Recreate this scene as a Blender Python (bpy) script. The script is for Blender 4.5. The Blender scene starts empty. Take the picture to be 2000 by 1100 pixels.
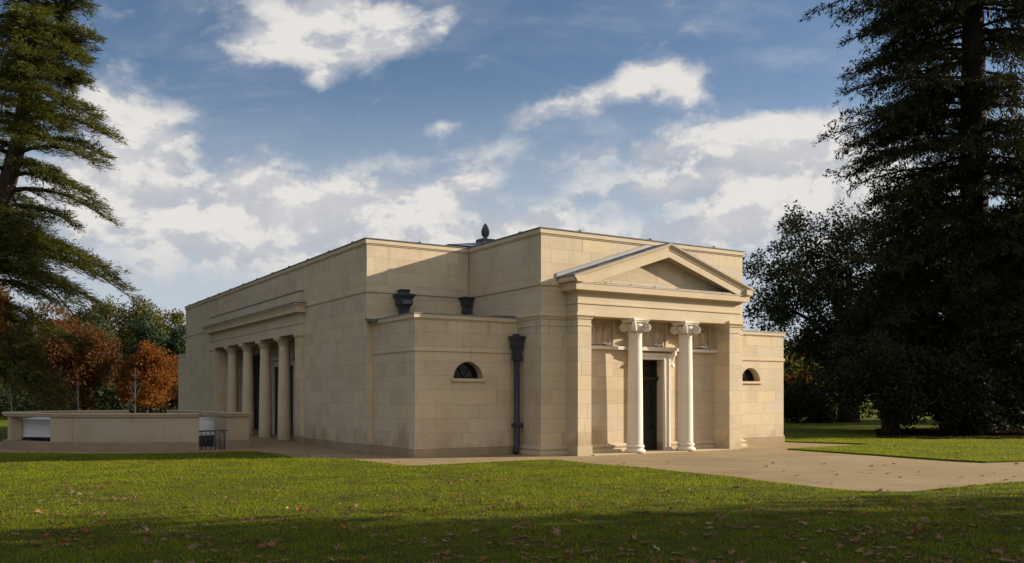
import bpy, bmesh, math, random
import numpy as np
from mathutils import Vector, Matrix

C = bpy.context.scene.collection
sc = bpy.context.scene
PI = math.pi
R = math.radians

# ------------------------------------------------------------------ camera
cam = bpy.data.cameras.new('camera')
cam_o = bpy.data.objects.new('camera', cam); C.objects.link(cam_o)
cam_o.location = (0, 0, 1.6); cam_o.rotation_euler = (PI / 2, 0, 0)
cam.sensor_width = 36.0; cam.lens = 31.587; cam.shift_y = 0.1111
cam.clip_end = 6000
sc.camera = cam_o

# ------------------------------------------------------------------ sun
SUN_EL, SUN_AZ = R(17.5), R(79.2)          # azimuth clockwise from +Y
sd = Vector((math.sin(SUN_AZ) * math.cos(SUN_EL), math.cos(SUN_AZ) * math.cos(SUN_EL), math.sin(SUN_EL)))
sun = bpy.data.lights.new('sun', 'SUN')
sun.energy = 5.0; sun.angle = R(0.5); sun.color = (1.0, 0.885, 0.71)
sun_o = bpy.data.objects.new('sun', sun); C.objects.link(sun_o)
sun_o.rotation_euler = sd.to_track_quat('Z', 'Y').to_euler()
sun_o.location = (40, 10, 40)

# ------------------------------------------------------------------ node helper
class NT:
    def __init__(s, tree): s.t = tree; s.n = tree.nodes; s.l = tree.links
    def node(s, typ, **kw):
        n = s.n.new(typ)
        for k, v in kw.items(): setattr(n, k, v)
        return n
    def inp(s, sock, v):
        if isinstance(v, bpy.types.NodeSocket): s.l.new(v, sock)
        elif v is not None: sock.default_value = v
    def math(s, op, a, b=None, c=None, clamp=False):
        n = s.node('ShaderNodeMath', operation=op, use_clamp=clamp)
        s.inp(n.inputs[0], a); s.inp(n.inputs[1], b)
        if c is not None: s.inp(n.inputs[2], c)
        return n.outputs[0]
    def mix(s, f, a, b, blend='MIX'):
        n = s.node('ShaderNodeMix', data_type='RGBA', blend_type=blend)
        n.clamp_factor = True
        s.inp(n.inputs[0], f)
        for i, v in ((6, a), (7, b)):
            if isinstance(v, tuple): v = v + (1,) if len(v) == 3 else v
            s.inp(n.inputs[i], v)
        return n.outputs[2]
    def noise(s, vec, scale, detail=4, rough=.55, dist=0.0, out=0, dim='3D'):
        n = s.node('ShaderNodeTexNoise', noise_dimensions=dim)
        s.inp(n.inputs['Vector'], vec)
        n.inputs['Scale'].default_value = scale; n.inputs['Detail'].default_value = detail
        n.inputs['Roughness'].default_value = rough; n.inputs['Distortion'].default_value = dist
        return n.outputs[out]
    def ramp(s, f, pts, interp='LINEAR'):
        n = s.node('ShaderNodeValToRGB'); n.color_ramp.interpolation = interp
        e = n.color_ramp.elements
        while len(e) < len(pts): e.new(0.5)
        for q, (p, c) in zip(e, pts):
            q.position = p; q.color = c + (1,) if len(c) == 3 else c
        s.inp(n.inputs[0], f); return n.outputs[0]
    def smooth(s, x, a, b):
        n = s.node('ShaderNodeMapRange', interpolation_type='SMOOTHSTEP')
        s.inp(n.inputs[0], x); n.inputs[1].default_value = a; n.inputs[2].default_value = b
        return n.outputs[0]
    def scale(s, vec, x, y, z):
        n = s.node('ShaderNodeMapping'); s.inp(n.inputs[0], vec); n.inputs[3].default_value = (x, y, z)
        return n.outputs[0]
    def xyz(s, x=0.0, y=0.0, z=0.0):
        n = s.node('ShaderNodeCombineXYZ')
        for i, v in enumerate((x, y, z)): s.inp(n.inputs[i], v)
        return n.outputs[0]
    def sep(s, v):
        n = s.node('ShaderNodeSeparateXYZ'); s.inp(n.inputs[0], v); return n.outputs

# ------------------------------------------------------------------ world: sky and clouds
SKY_STRENGTH = 0.053
w = bpy.data.worlds.new('World'); sc.world = w; w.use_nodes = True
g = NT(w.node_tree); bg = g.n['Background']
sky = g.node('ShaderNodeTexSky', sky_type='NISHITA')
sky.sun_disc = False; sky.sun_elevation = SUN_EL; sky.sun_rotation = SUN_AZ
sky.air_density = 1.0; sky.dust_density = 0.6; sky.ozone_density = 1.6; sky.altitude = 60
tc = g.node('ShaderNodeTexCoord').outputs['Generated']
sx, sy, sz = g.sep(tc)
den = g.math('MAXIMUM', g.math('ABSOLUTE', sy), 0.12)
ca = g.math('DIVIDE', sx, den); cb = g.math('DIVIDE', sz, den)
P = g.xyz(ca, cb, g.math('SIGN', sy))
warp = g.noise(P, 5.0, 5, .6, out=1)
wv = g.node('ShaderNodeVectorMath', operation='SCALE'); 
wm = g.node('ShaderNodeVectorMath', operation='SUBTRACT'); g.inp(wm.inputs[0], warp); wm.inputs[1].default_value = (.5, .5, .5)
g.inp(wv.inputs[0], wm.outputs[0]); wv.inputs['Scale'].default_value = 0.075
pw = g.node('ShaderNodeVectorMath', operation='ADD'); g.inp(pw.inputs[0], P); g.inp(pw.inputs[1], wv.outputs[0])
qx, qy, qz = g.sep(pw.outputs[0])
# cloud banks: azimuth slope, height slope, half widths, weight, shear
BLOBS = [(-.218, .425, .10, .050, 1.0, .0), (-.29, .385, .055, .028, .75, .0), (-.165, .40, .085, .038, .95, .15), (-.20, .360, .03, .022, .7, .0),
         (-.065, .415, .026, .018, .5, .25), (-.12, .385, .05, .02, .5, .2),
         (.10, .330, .10, .024, .95, .28), (.155, .362, .05, .022, .75, .1), (.20, .338, .03, .024, .7, .3), (.02, .312, .04, .016, .45, .2),
         (-.072, .302, .034, .015, .75, .1),
         (-.445, .320, .085, .060, .95, .0), (-.39, .275, .055, .040, .8, .0), (-.455, .240, .09, .05, .95, .0), (-.40, .195, .11, .035, .9, .0),
         (-.30, .235, .060, .032, .9, .1), (-.30, .200, .14, .03, .8, .0), (-.20, .215, .12, .032, .9, .05), (-.10, .225, .09, .024, .8, .05), (-.045, .245, .04, .016, .55, .1),
         (-.25, .150, .16, .024, .55, .0), (-.03, .185, .10, .02, .55, .0), (.04, .205, .06, .014, .5, .0),
         (.13, .270, .10, .024, .85, .1), (.25, .285, .085, .034, 1.0, .0), (.34, .265, .09, .048, 1.0, -.1), (.42, .23, .1, .05, .9, .0),
         (.16, .235, .09, .020, .85, .1), (.27, .225, .11, .030, .95, .0), (.20, .185, .16, .026, .8, .0), (.36, .17, .13, .04, .75, .0),
         (.08, .160, .10, .018, .45, .0), (-.46, .43, .03, .012, .4, -.3), (.18, .405, .10, .018, .22, -.25), (.10, .43, .05, .03, .12, .4),
         (-.46, .14, .12, .018, .45, .0), (.05, .10, .4, .03, .40, .0), (-.40, .09, .3, .025, .35, .0), (-.26, .175, .22, .05, .55, .0), (-.02, .165, .22, .04, .55, .0), (-.16, .26, .10, .03, .35, .1), (-.02, .27, .08, .016, .35, .1), (.75, .25, .25, .09, .9, .0), (-.8, .3, .2, .1, .8, .0)]
tot = None
for a0, b0, sa, sb, wt, sh in BLOBS:
    dx = g.math('SUBTRACT', qx, a0)
    u = g.math('DIVIDE', dx, sa)
    v = g.math('DIVIDE', g.math('SUBTRACT', g.math('SUBTRACT', qy, b0), g.math('MULTIPLY', dx, sh)), sb)
    r2 = g.math('ADD', g.math('MULTIPLY', u, u), g.math('MULTIPLY', v, v))
    e = g.math('MULTIPLY', g.math('EXPONENT', g.math('MULTIPLY', r2, -1.35)), wt)
    tot = e if tot is None else g.math('ADD', tot, e)
front = g.math('MULTIPLY', g.smooth(sy, 0.05, 0.25), g.smooth(cb, .75, .5))
fb = g.noise(g.scale(P, 1.0, 1.7, 1.0), 9.0, 9, .58, .4)
fb2 = g.noise(g.scale(P, 1.0, 1.35, 1.0), 21.0, 8, .62, .3)
po = g.node('ShaderNodeVectorMath', operation='ADD'); g.inp(po.inputs[0], P); po.inputs[1].default_value = (.014, .020, 0)
fb_o = g.noise(g.scale(po.outputs[0], 1.0, 1.7, 1.0), 9.0, 9, .58, .4)
fb2_o = g.noise(g.scale(po.outputs[0], 1.0, 1.35, 1.0), 21.0, 8, .62, .3)
relief_ = g.math('ADD', g.math('SUBTRACT', fb, fb_o), g.math('MULTIPLY', g.math('SUBTRACT', fb2, fb2_o), .55))
dens = g.math('ADD', g.math('MULTIPLY', g.math('MINIMUM', tot, 1.15), 0.80), g.math('MULTIPLY', g.math('SUBTRACT', fb, .54), 1.5))
dens = g.math('ADD', dens, g.math('MULTIPLY', g.math('SUBTRACT', fb2, .5), .62))
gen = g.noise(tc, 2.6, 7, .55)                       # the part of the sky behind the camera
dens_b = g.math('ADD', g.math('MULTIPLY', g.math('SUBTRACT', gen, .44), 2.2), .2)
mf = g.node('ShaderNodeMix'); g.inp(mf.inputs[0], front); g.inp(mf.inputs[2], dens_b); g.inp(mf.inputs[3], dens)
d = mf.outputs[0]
mask = g.smooth(d, .08, .80)
veil = g.math('MULTIPLY', g.smooth(g.noise(g.scale(P, .8, 2.6, 1), 4.0, 7, .6, .6), .42, .8), .32)
mask = g.math('MAXIMUM', mask, veil)
thick = g.smooth(d, .45, 1.35)
shade = g.noise(g.scale(P, 1, 2.0, 1), 7.0, 5, .5)
cl = g.mix(g.smooth(g.math('ADD', shade, g.math('MULTIPLY', relief_, 2.3)), .30, .68), (4.9, 5.1, 5.65), (7.9, 7.65, 7.35))
cl = g.mix(g.math('MULTIPLY', thick, .6), cl, (8.1, 7.9, 7.6))
# unseen clouds behind the viewer made warmer and brighter to fill the shaded annex
annex_fill = g.node('ShaderNodeVectorMath', operation='DOT_PRODUCT'); g.inp(annex_fill.inputs[0], tc); annex_fill.inputs[1].default_value = (.62, -.74, .25)
cl = g.mix(g.smooth(annex_fill.outputs['Value'], .15, .9), cl, (21.0, 20.0, 18.5))
low = g.smooth(cb, .05, .2)
cl = g.mix(g.math('MAXIMUM', low, g.smooth(sy, .2, 0.0)), (5.2, 5.4, 5.9), cl)
skyc = g.mix(1.0, sky.outputs[0], (.96, 1.02, 1.13), 'MULTIPLY')
skyc = g.mix(g.smooth(cb, .38, .08), skyc, (5.2, 5.8, 6.5))
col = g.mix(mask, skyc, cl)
up = g.smooth(sz, -.02, .02)
col = g.mix(up, (.6, .62, .5), col)
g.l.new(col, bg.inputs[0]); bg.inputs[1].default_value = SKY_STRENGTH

sc.view_settings.view_transform = 'Standard'
sc.view_settings.look = 'None'
sc.view_settings.exposure = 0.90
sc.view_settings.gamma = 1.0
try:
    sc.cycles.use_denoising = True
    sc.cycles.max_bounces = 6; sc.cycles.transparent_max_bounces = 8
    sc.cycles.caustics_reflective = False; sc.cycles.caustics_refractive = False
except Exception: pass

# ------------------------------------------------------------------ materials
def new_mat(name):
    m = bpy.data.materials.new(name); m.use_nodes = True
    t = NT(m.node_tree); b = t.n['Principled BSDF']; b.inputs['Specular IOR Level'].default_value = .25
    return m, t, b

def bump(t, b, h, strength, dist=.01):
    n = t.node('ShaderNodeBump'); n.inputs['Strength'].default_value = strength; n.inputs['Distance'].default_value = dist
    t.inp(n.inputs['Height'], h); t.l.new(n.outputs[0], b.inputs['Normal'])

def stone(name, c_light, c_dark, c_warm, joints=True, course=.375, z0=.239, width=.86, plinth=None, plinth_z=.239, stain=.5):
    m, t, b = new_mat(name)
    uv = t.node('ShaderNodeTexCoord').outputs['UV']
    ob = t.node('ShaderNodeTexCoord').outputs['Object']
    x, y, _ = t.sep(uv)
    rowf = t.math('DIVIDE', t.math('SUBTRACT', y, z0), course)
    row = t.math('FLOOR', rowf)
    wn = t.node('ShaderNodeTexWhiteNoise', noise_dimensions='1D'); t.inp(wn.inputs['W'], row)
    xs = t.math('ADD', t.math('DIVIDE', x, width), t.math('MULTIPLY', wn.outputs['Value'], 7.3))
    xs = t.math('ADD', xs, t.math('MULTIPLY', t.math('SINE', t.math('MULTIPLY', xs, 1.9)), .3))
    cid = t.math('FLOOR', xs)
    w2 = t.node('ShaderNodeTexWhiteNoise', noise_dimensions='2D'); t.inp(w2.inputs['Vector'], t.xyz(row, cid, 0))
    rnd = w2.outputs['Value']; r3 = t.sep(w2.outputs['Color'])
    # bedding grain: long thin streaks in each block, drifting clouds of tone, fine specks
    off = t.xyz(t.math('MULTIPLY', rnd, 31.0), t.math('MULTIPLY', r3[1], 17.0), 0)
    va = t.node('ShaderNodeVectorMath', operation='ADD'); t.inp(va.inputs[0], uv); t.inp(va.inputs[1], off)
    grain = t.noise(t.scale(va.outputs[0], 1.2, 13.0, 1), 2.2, 5, .6, .8)
    cloud = t.noise(ob, .9, 4, .6)
    fine = t.noise(ob, 26, 3, .7)
    tone = t.math('ADD', t.math('MULTIPLY', rnd, .20), t.math('ADD', t.math('MULTIPLY', grain, .46), t.math('MULTIPLY', cloud, .46)))
    if not joints: tone = t.math('ADD', t.math('MULTIPLY', grain, .42), t.math('MULTIPLY', cloud, .62))
    col = t.ramp(tone, [(.28, c_dark), (.55, tuple(.5 * (p + q) for p, q in zip(c_light, c_dark))), (.82, c_light)])
    col = t.mix(t.math('MULTIPLY', t.smooth(r3[0] if joints else cloud, .55, 1.0), .45), col, c_warm)
    if joints: col = t.mix(t.math('MULTIPLY', t.smooth(r3[1], .5, 1.0), .28), col, tuple(sum(c_light) / 3 * q for q in (.96, .90, .80)))
    col = t.mix(t.math('MULTIPLY', t.math('SUBTRACT', fine, .5), .5), col, tuple(.6 * q for q in c_dark))
    # damp and dirt: from the ground up, ragged edge; and drips from ledges
    if stain:
        oz = t.sep(ob)[2]
        rag = t.noise(t.scale(ob, .8, .8, .5), 1.1, 4, .55)
        s = t.smooth(t.math('SUBTRACT', oz, t.math('MULTIPLY', t.math('SUBTRACT', rag, .47), 3.0)), .40, -.2)
        col = t.mix(t.math('MULTIPLY', s, stain), col, tuple(q * f for q, f in zip(c_dark, (.60, .50, .36))))
        drip = t.noise(t.scale(ob, 5.0, 5.0, .35), 1.6, 5, .65)
        col = t.mix(t.math('MULTIPLY', t.smooth(drip, .55, .80), .24), col, tuple(q * .62 for q in c_dark))
    if joints and stain:
        streak = t.noise(t.scale(ob, 3.2, 3.2, .12), 2.0, 5, .65)
        fall = t.math('MAXIMUM', t.smooth(oz, 5.0, 5.85), t.math('MULTIPLY', t.smooth(oz, 2.9, 3.55), t.smooth(oz, 3.75, 3.65)))
        col = t.mix(t.math('MULTIPLY', t.math('MULTIPLY', t.smooth(streak, .50, .72), fall), .34), col, tuple(q * .55 for q in c_dark))
    if plinth:
        pm = t.smooth(y, plinth_z + .006, plinth_z - .006)
        pc = t.mix(t.smooth(t.math('ADD', cloud, t.math('MULTIPLY', grain, .4)), .5, .9), plinth, tuple(.68 * q for q in plinth))
        col = t.mix(t.math('MULTIPLY', pm, .85), col, pc)
    h = t.math('ADD', t.math('MULTIPLY', grain, .3), t.math('MULTIPLY', fine, .25))
    if joints:
        fy = t.math('FRACT', rowf); fx = t.math('FRACT', xs)
        jy = t.math('MULTIPLY', t.math('MINIMUM', fy, t.math('SUBTRACT', 1.0, fy)), course)
        jx = t.math('MULTIPLY', t.math('MINIMUM', fx, t.math('SUBTRACT', 1.0, fx)), width * .9)
        j = t.math('MINIMUM', jx, jy)
        jm = t.smooth(j, .0115, .003)
        col = t.mix(t.math('MULTIPLY', jm, .30), col, tuple(.42 * q for q in c_dark))
        h = t.math('SUBTRACT', h, t.math('MULTIPLY', jm, 1.0))
    t.l.new(col, b.inputs['Base Color']); b.inputs['Roughness'].default_value = .85
    bump(t, b, h, .35, .006)
    return m

M = {}
SL, SDk, SW = (.60, .49, .345), (.385, .30, .20), (.54, .405, .24)
M['ashlar'] = stone('ashlar limestone', SL, SDk, SW, plinth=(.33, .24, .145))
M['dressed'] = stone('dressed limestone', (.59, .482, .34), (.42, .332, .225), SW, joints=False, stain=.35)
M['column'] = stone('column limestone', (.75, .68, .585), (.58, .51, .42), (.64, .555, .44), joints=False, stain=.15)
M['relief'] = stone('carved limestone', (.52, .42, .31), (.36, .285, .20), SW, joints=False, stain=0)
M['ringstone'] = stone('enclosure limestone', (.43, .34, .235), (.31, .24, .16), (.36, .27, .17), course=.72, z0=.25, width=1.35, stain=.25)
M['plinthstone'] = stone('brown plinth stone', (.29, .21, .145), (.20, .14, .095), (.24, .165, .105), joints=False, stain=.0)

def simple(name, c, rough=.5, metal=0.0, var=.25, scale=6.0, bs=.15):
    m, t, b = new_mat(name)
    ob = t.node('ShaderNodeTexCoord').outputs['Object']
    n = t.noise(ob, scale, 5, .65); n2 = t.noise(ob, scale * 7, 3, .6)
    col = t.mix(t.math('ADD', t.math('MULTIPLY', n, .7), t.math('MULTIPLY', n2, .3)), tuple(q * (1 - var) for q in c), tuple(q * (1 + var) for q in c))
    t.l.new(col, b.inputs['Base Color']); b.inputs['Metallic'].default_value = metal
    t.l.new(t.math('ADD', t.math('MULTIPLY', n, .3), rough - .15), b.inputs['Roughness'])
    bump(t, b, n2, bs, .004)
    return m
M['lead'] = simple('lead sheet', (.20, .205, .215), .5, .25, .35, 3.0)
M['lead_dark'] = simple('weathered lead', (.10, .11, .13), .5, .2, .35, 3.0)
M['iron'] = simple('black painted cast iron', (.036, .040, .056), .42, 0, .3, 8)
M['bronze'] = simple('dark green painted joinery', (.014, .016, .012), .4, 0, .3, 8)
M['white'] = simple('white painted panel', (.56, .565, .58), .5, 0, .06, 2.5)
M['dark'] = simple('dark door and porch shade', (.012, .011, .012), .8, 0, .3, 3)  # near-black for the side door and for panels standing in for porch shade
M['finial'] = simple('grey carved stone', (.085, .085, .085), .8, 0, .35, 9)
M['soil'] = simple('dark soil', (.016, .012, .008), .98, 0, .5, 2)
M['soil'].node_tree.nodes['Principled BSDF'].inputs['Specular IOR Level'].default_value = 0
m, t, b = new_mat('window glass')
b.inputs['Base Color'].default_value = (.008, .009, .010, 1); b.inputs['Roughness'].default_value = .12
b.inputs['Specular IOR Level'].default_value = .28
ob = t.node('ShaderNodeTexCoord').outputs['Object']; bump(t, b, t.noise(ob, 2.5, 2, .5), .05, .02)
M['glass'] = m

# paving: fine bound gravel with faint wear
m, t, b = new_mat('bound gravel paving')
ob = t.node('ShaderNodeTexCoord').outputs['Object']
n1 = t.noise(ob, .35, 5, .6, .6); n2 = t.noise(ob, 3.0, 5, .65); n3 = t.noise(ob, 60, 3, .7)
n4 = t.noise(t.scale(ob, .18, 2.0, 1), 1.6, 6, .65, .8)
f = t.math('ADD', t.math('MULTIPLY', n1, .36), t.math('ADD', t.math('MULTIPLY', n2, .20), t.math('ADD', t.math('MULTIPLY', n3, .14), t.math('MULTIPLY', n4, .32))))
col = t.ramp(f, [(.30, (.150, .100, .052)), (.44, (.245, .176, .095)), (.56, (.305, .225, .122)), (.70, (.430, .335, .205))])
t.l.new(col, b.inputs['Base Color']); b.inputs['Roughness'].default_value = .9; b.inputs['Specular IOR Level'].default_value = .15
bump(t, b, t.math('ADD', n3, t.math('MULTIPLY', n2, .8)), .5, .012)
M['paving'] = m

# lawn sheet under the blades
m, t, b = new_mat('lawn turf')
ob = t.node('ShaderNodeTexCoord').outputs['Object']
n1 = t.noise(ob, .30, 5, .62, .5); n2 = t.noise(ob, 2.2, 5, .7); n3 = t.noise(ob, 30, 4, .75)
f = t.math('ADD', t.math('MULTIPLY', n1, .35), t.math('ADD', t.math('MULTIPLY', n2, .35), t.math('MULTIPLY', n3, .30)))
col = t.ramp(f, [(.28, (.050, .036, .014)), (.43, (.070, .078, .009)), (.55, (.112, .132, .009)), (.74, (.190, .195, .014))])
bare = t.smooth(t.noise(t.scale(ob, .55, 1.3, 1), 1.0, 7, .70, 1.0), .56, .70)
col = t.mix(t.math('MULTIPLY', bare, .75), col, (.060, .046, .020))
t.l.new(col, b.inputs['Base Color']); b.inputs['Roughness'].default_value = .95; b.inputs['Specular IOR Level'].default_value = .05
bump(t, b, t.math('ADD', n3, t.math('MULTIPLY', n2, .8)), .9, .05)
M['lawn'] = m
m, t, b = new_mat('thatch and soil under the lawn')
ob = t.node('ShaderNodeTexCoord').outputs['Object']
n2 = t.noise(ob, 2.6, 6, .7); n3 = t.noise(ob, 34, 4, .75)
col = t.ramp(t.math('ADD', t.math('MULTIPLY', n2, .6), t.math('MULTIPLY', n3, .4)), [(.30, (.034, .026, .009)), (.45, (.062, .062, .012)), (.57, (.088, .105, .010)), (.76, (.150, .160, .014))])
t.l.new(col, b.inputs['Base Color']); b.inputs['Roughness'].default_value = .95; b.inputs['Specular IOR Level'].default_value = .05
bump(t, b, t.math('ADD', n3, n2), .9, .05)
M['thatch'] = m

def leaf(name, cols, trans=.35, hue_scale=.5, rough=.6, spec=.12):
    """cols: list of (position, colour) read by each leaf's own random value and a slow drift through the crown"""
    m, t, b = new_mat(name)
    rnd = t.node('ShaderNodeNewGeometry').outputs['Random Per Island']
    ob = t.node('ShaderNodeTexCoord').outputs['Object']
    n = t.noise(ob, hue_scale, 3, .6)
    f = t.math('ADD', t.math('MULTIPLY', rnd, .48), t.math('MULTIPLY', n, .56))
    col = t.ramp(f, cols)
    t.l.new(col, b.inputs['Base Color']); b.inputs['Roughness'].default_value = rough; b.inputs['Specular IOR Level'].default_value = spec
    tr = t.node('ShaderNodeBsdfTranslucent')
    t.l.new(t.mix(1.0, col, (1.25, 1.2, .7), 'MULTIPLY'), tr.inputs[0])
    ms = t.node('ShaderNodeMixShader'); ms.inputs[0].default_value = trans
    t.l.new(b.outputs[0], ms.inputs[1]); t.l.new(tr.outputs[0], ms.inputs[2])
    t.l.new(ms.outputs[0], t.n['Material Output'].inputs[0])
    return m
M['blade'] = leaf('grass blade', [(.14, (.120, .080, .018)), (.32, (.132, .158, .009)), (.60, (.208, .245, .010)), (.86, (.34, .32, .022))], .45, .35)
M['cedar'] = leaf('cedar needles', [(.2, (.034, .042, .013)), (.5, (.078, .086, .021)), (.8, (.150, .142, .036))], .32, .4)
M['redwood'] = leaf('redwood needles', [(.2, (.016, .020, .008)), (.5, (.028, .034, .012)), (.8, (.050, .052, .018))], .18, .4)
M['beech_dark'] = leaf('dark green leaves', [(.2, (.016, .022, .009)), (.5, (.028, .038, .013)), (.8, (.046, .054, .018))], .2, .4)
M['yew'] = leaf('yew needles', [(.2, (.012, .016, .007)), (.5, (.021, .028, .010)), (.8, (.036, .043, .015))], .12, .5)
M['lime'] = leaf('yellow green leaves', [(.2, (.045, .050, .010)), (.5, (.085, .085, .014)), (.8, (.16, .13, .022))], .4, .5)
M['copper'] = leaf('copper beech leaves', [(.15, (.040, .017, .009)), (.42, (.080, .031, .012)), (.65, (.120, .050, .014)), (.9, (.10, .070, .018))], .3, .35)
M['orange'] = leaf('orange autumn leaves', [(.15, (.080, .024, .007)), (.42, (.165, .052, .012)), (.65, (.22, .080, .015)), (.9, (.15, .092, .022))], .35, .4)
M['russet'] = leaf('russet leaves', [(.15, (.055, .030, .012)), (.45, (.10, .058, .018)), (.7, (.13, .075, .020)), (.9, (.075, .070, .020))], .3, .4)
M['olive'] = leaf('olive oak leaves', [(.15, (.042, .042, .012)), (.45, (.074, .072, .018)), (.7, (.12, .10, .024)), (.9, (.17, .115, .028))], .3, .3)
M['pine'] = leaf('blue green pine needles', [(.2, (.026, .038, .019)), (.5, (.044, .062, .030)), (.8, (.072, .090, .040))], .15, .4)
M['litter'] = leaf('fallen leaves', [(.16, (.055, .028, .016)), (.30, (.13, .060, .030)), (.46, (.27, .18, .115)), (.58, (.22, .070, .020)), (.70, (.16, .10, .06)), (.80, (.36, .27, .18)), (.90, (.42, .22, .03))], .15, 3.0)
def bark(name, c1, c2):
    m, t, b = new_mat(name)
    ob = t.node('ShaderNodeTexCoord').outputs['Object']
    n = t.noise(t.scale(ob, 7, 7, 1.1), 2.0, 6, .7, .6)
    t.l.new(t.mix(t.smooth(n, .3, .7), c1, c2), b.inputs['Base Color']); b.inputs['Roughness'].default_value = .95
    bump(t, b, n, .8, .04); return m
M['bark'] = bark('dark bark', (.022, .015, .010), (.070, .048, .032))
M['bark_red'] = bark('reddish bark', (.030, .018, .012), (.085, .050, .034))
M['bark_sequoia'] = bark('dark fibrous bark', (.012, .008, .006), (.030, .020, .014))
M['bark_pale'] = bark('pale birch bark', (.20, .165, .125), (.46, .39, .31))

# ------------------------------------------------------------------ mesh builder
class MB:
    def __init__(s): s.v = []; s.f = []; s.sm = []
    def add(s, verts, faces, smooth=False):
        o = len(s.v); s.v += [tuple(p) for p in verts]
        s.f += [tuple(i + o for i in f) for f in faces]; s.sm += [smooth] * len(faces); return s
    def box(s, x0, x1, y0, y1, z0, z1):
        V = [(x, y, z) for z in (z0, z1) for y in (y0, y1) for x in (x0, x1)]
        return s.add(V, [(0, 2, 3, 1), (4, 5, 7, 6), (0, 1, 5, 4), (2, 6, 7, 3), (0, 4, 6, 2), (1, 3, 7, 5)])
    def prism(s, poly, z0, z1):                      # ccw plan polygon
        n = len(poly)
        V = [(x, y, z0) for x, y in poly] + [(x, y, z1) for x, y in poly]
        F = [tuple(reversed(range(n))), tuple(range(n, 2 * n))] + [(i, (i + 1) % n, n + (i + 1) % n, n + i) for i in range(n)]
        return s.add(V, F)
    def prism_v(s, poly, v0, v1):                    # polygon in (u,z), extruded along v
        n = len(poly)
        V = [(x, v0, z) for x, z in poly] + [(x, v1, z) for x, z in poly]
        F = [tuple(range(n)), tuple(reversed(range(n, 2 * n)))] + [(i, n + i, n + (i + 1) % n, (i + 1) % n) for i in range(n)]
        return s.add(V, F)
    def sweep(s, path, prof, closed=False):
        """path: plan points, outward is to the right of travel; prof: closed loop of (out, z)"""
        n = len(path); N = []
        pts = [Vector(p) for p in path]
        for i in range(n):
            ds = []
            if closed or i > 0: ds.append((pts[i] - pts[i - 1]).normalized())
            if closed or i < n - 1: ds.append((pts[(i + 1) % n] - pts[i]).normalized())
            ns = [Vector((q.y, -q.x)) for q in ds]
            if len(ns) == 1: N.append(ns[0])
            else: N.append((ns[0] + ns[1]) / max(.2, 1 + ns[0].dot(ns[1])))
        k = len(prof); V = []
        for p, nn in zip(pts, N):
            for o, z in prof: V.append((p.x + nn.x * o, p.y + nn.y * o, z))
        F = []
        for i in range(n if closed else n - 1):
            a, bq = i * k, ((i + 1) % n) * k
            for j in range(k):
                j2 = (j + 1) % k
                F.append((a + j, bq + j, bq + j2, a + j2))
        if not closed:
            F.append(tuple(range(k))); F.append(tuple(reversed(range((n - 1) * k, n * k))))
        return s.add(V, F)
    def lathe(s, prof, cx, cy, seg=40, smooth=True):
        V = []; F = []; k = len(prof)
        for i in range(seg):
            a = 2 * PI * i / seg
            for r, z in prof: V.append((cx + r * math.cos(a), cy + r * math.sin(a), z))
        for i in range(seg):
            i2 = (i + 1) % seg
            for j in range(k - 1): F.append((i * k + j, i2 * k + j, i2 * k + j + 1, i * k + j + 1))
        F.append(tuple(reversed([i * k for i in range(seg)]))); F.append(tuple(i * k + k - 1 for i in range(seg)))
        return s.add(V, F, smooth)
    def tube(s, pts, rad, seg=7, smooth=True):
        pts = [Vector(p) for p in pts]
        if not hasattr(rad, '__len__'): rad = [rad] * len(pts)
        V = []; F = []; ref = None
        for i, p in enumerate(pts):
            d_ = (pts[min(i + 1, len(pts) - 1)] - pts[max(i - 1, 0)]).normalized()
            if ref is None: ref = d_.orthogonal().normalized()
            ref = (ref - d_ * ref.dot(d_)); ref = ref.normalized() if ref.length > 1e-6 else d_.orthogonal().normalized()
            q = d_.cross(ref)
            for j in range(seg):
                a = 2 * PI * j / seg; V.append(p + (ref * math.cos(a) + q * math.sin(a)) * rad[i])
        for i in range(len(pts) - 1):
            for j in range(seg):
                j2 = (j + 1) % seg; F.append((i * seg + j, i * seg + j2, (i + 1) * seg + j2, (i + 1) * seg + j))
        F.append(tuple(reversed(range(seg)))); F.append(tuple(range((len(pts) - 1) * seg, len(pts) * seg)))
        return s.add(V, F, smooth)
    def build(s, name, mat, parent=None, fix=True):
        me = bpy.data.meshes.new(name); me.from_pydata(s.v, [], s.f); me.materials.append(mat)
        for p, q in zip(me.polygons, s.sm): p.use_smooth = q
        if fix:
            bm = bmesh.new(); bm.from_mesh(me); bmesh.ops.recalc_face_normals(bm, faces=bm.faces); bm.to_mesh(me); bm.free()
        uvl = me.uv_layers.new(name='UVMap')
        co = [v.co for v in me.vertices]
        for p in me.polygons:
            n = p.normal; ax = 0 if abs(n.x) > max(abs(n.y), abs(n.z)) else (1 if abs(n.y) >= abs(n.z) else 2)
            for li in p.loop_indices:
                q = co[me.loops[li].vertex_index]
                uvl.data[li].uv = (q.y + 5.37, q.z) if ax == 0 else ((q.x, q.z) if ax == 1 else (q.x, q.y))
        o = bpy.data.objects.new(name, me); C.objects.link(o)
        if parent: o.parent = parent
        return o

def tag(o, label=None, cat=None, group=None, kind=None):
    for k, v in (('label', label), ('category', cat), ('group', group), ('kind', kind)):
        if v: o[k] = v
    return o
def empty(name, loc=(0, 0, 0), rz=0.0):
    o = bpy.data.objects.new(name, None); C.objects.link(o); o.location = loc; o.rotation_euler = (0, 0, rz)
    o.empty_display_size = .3; return o

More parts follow.
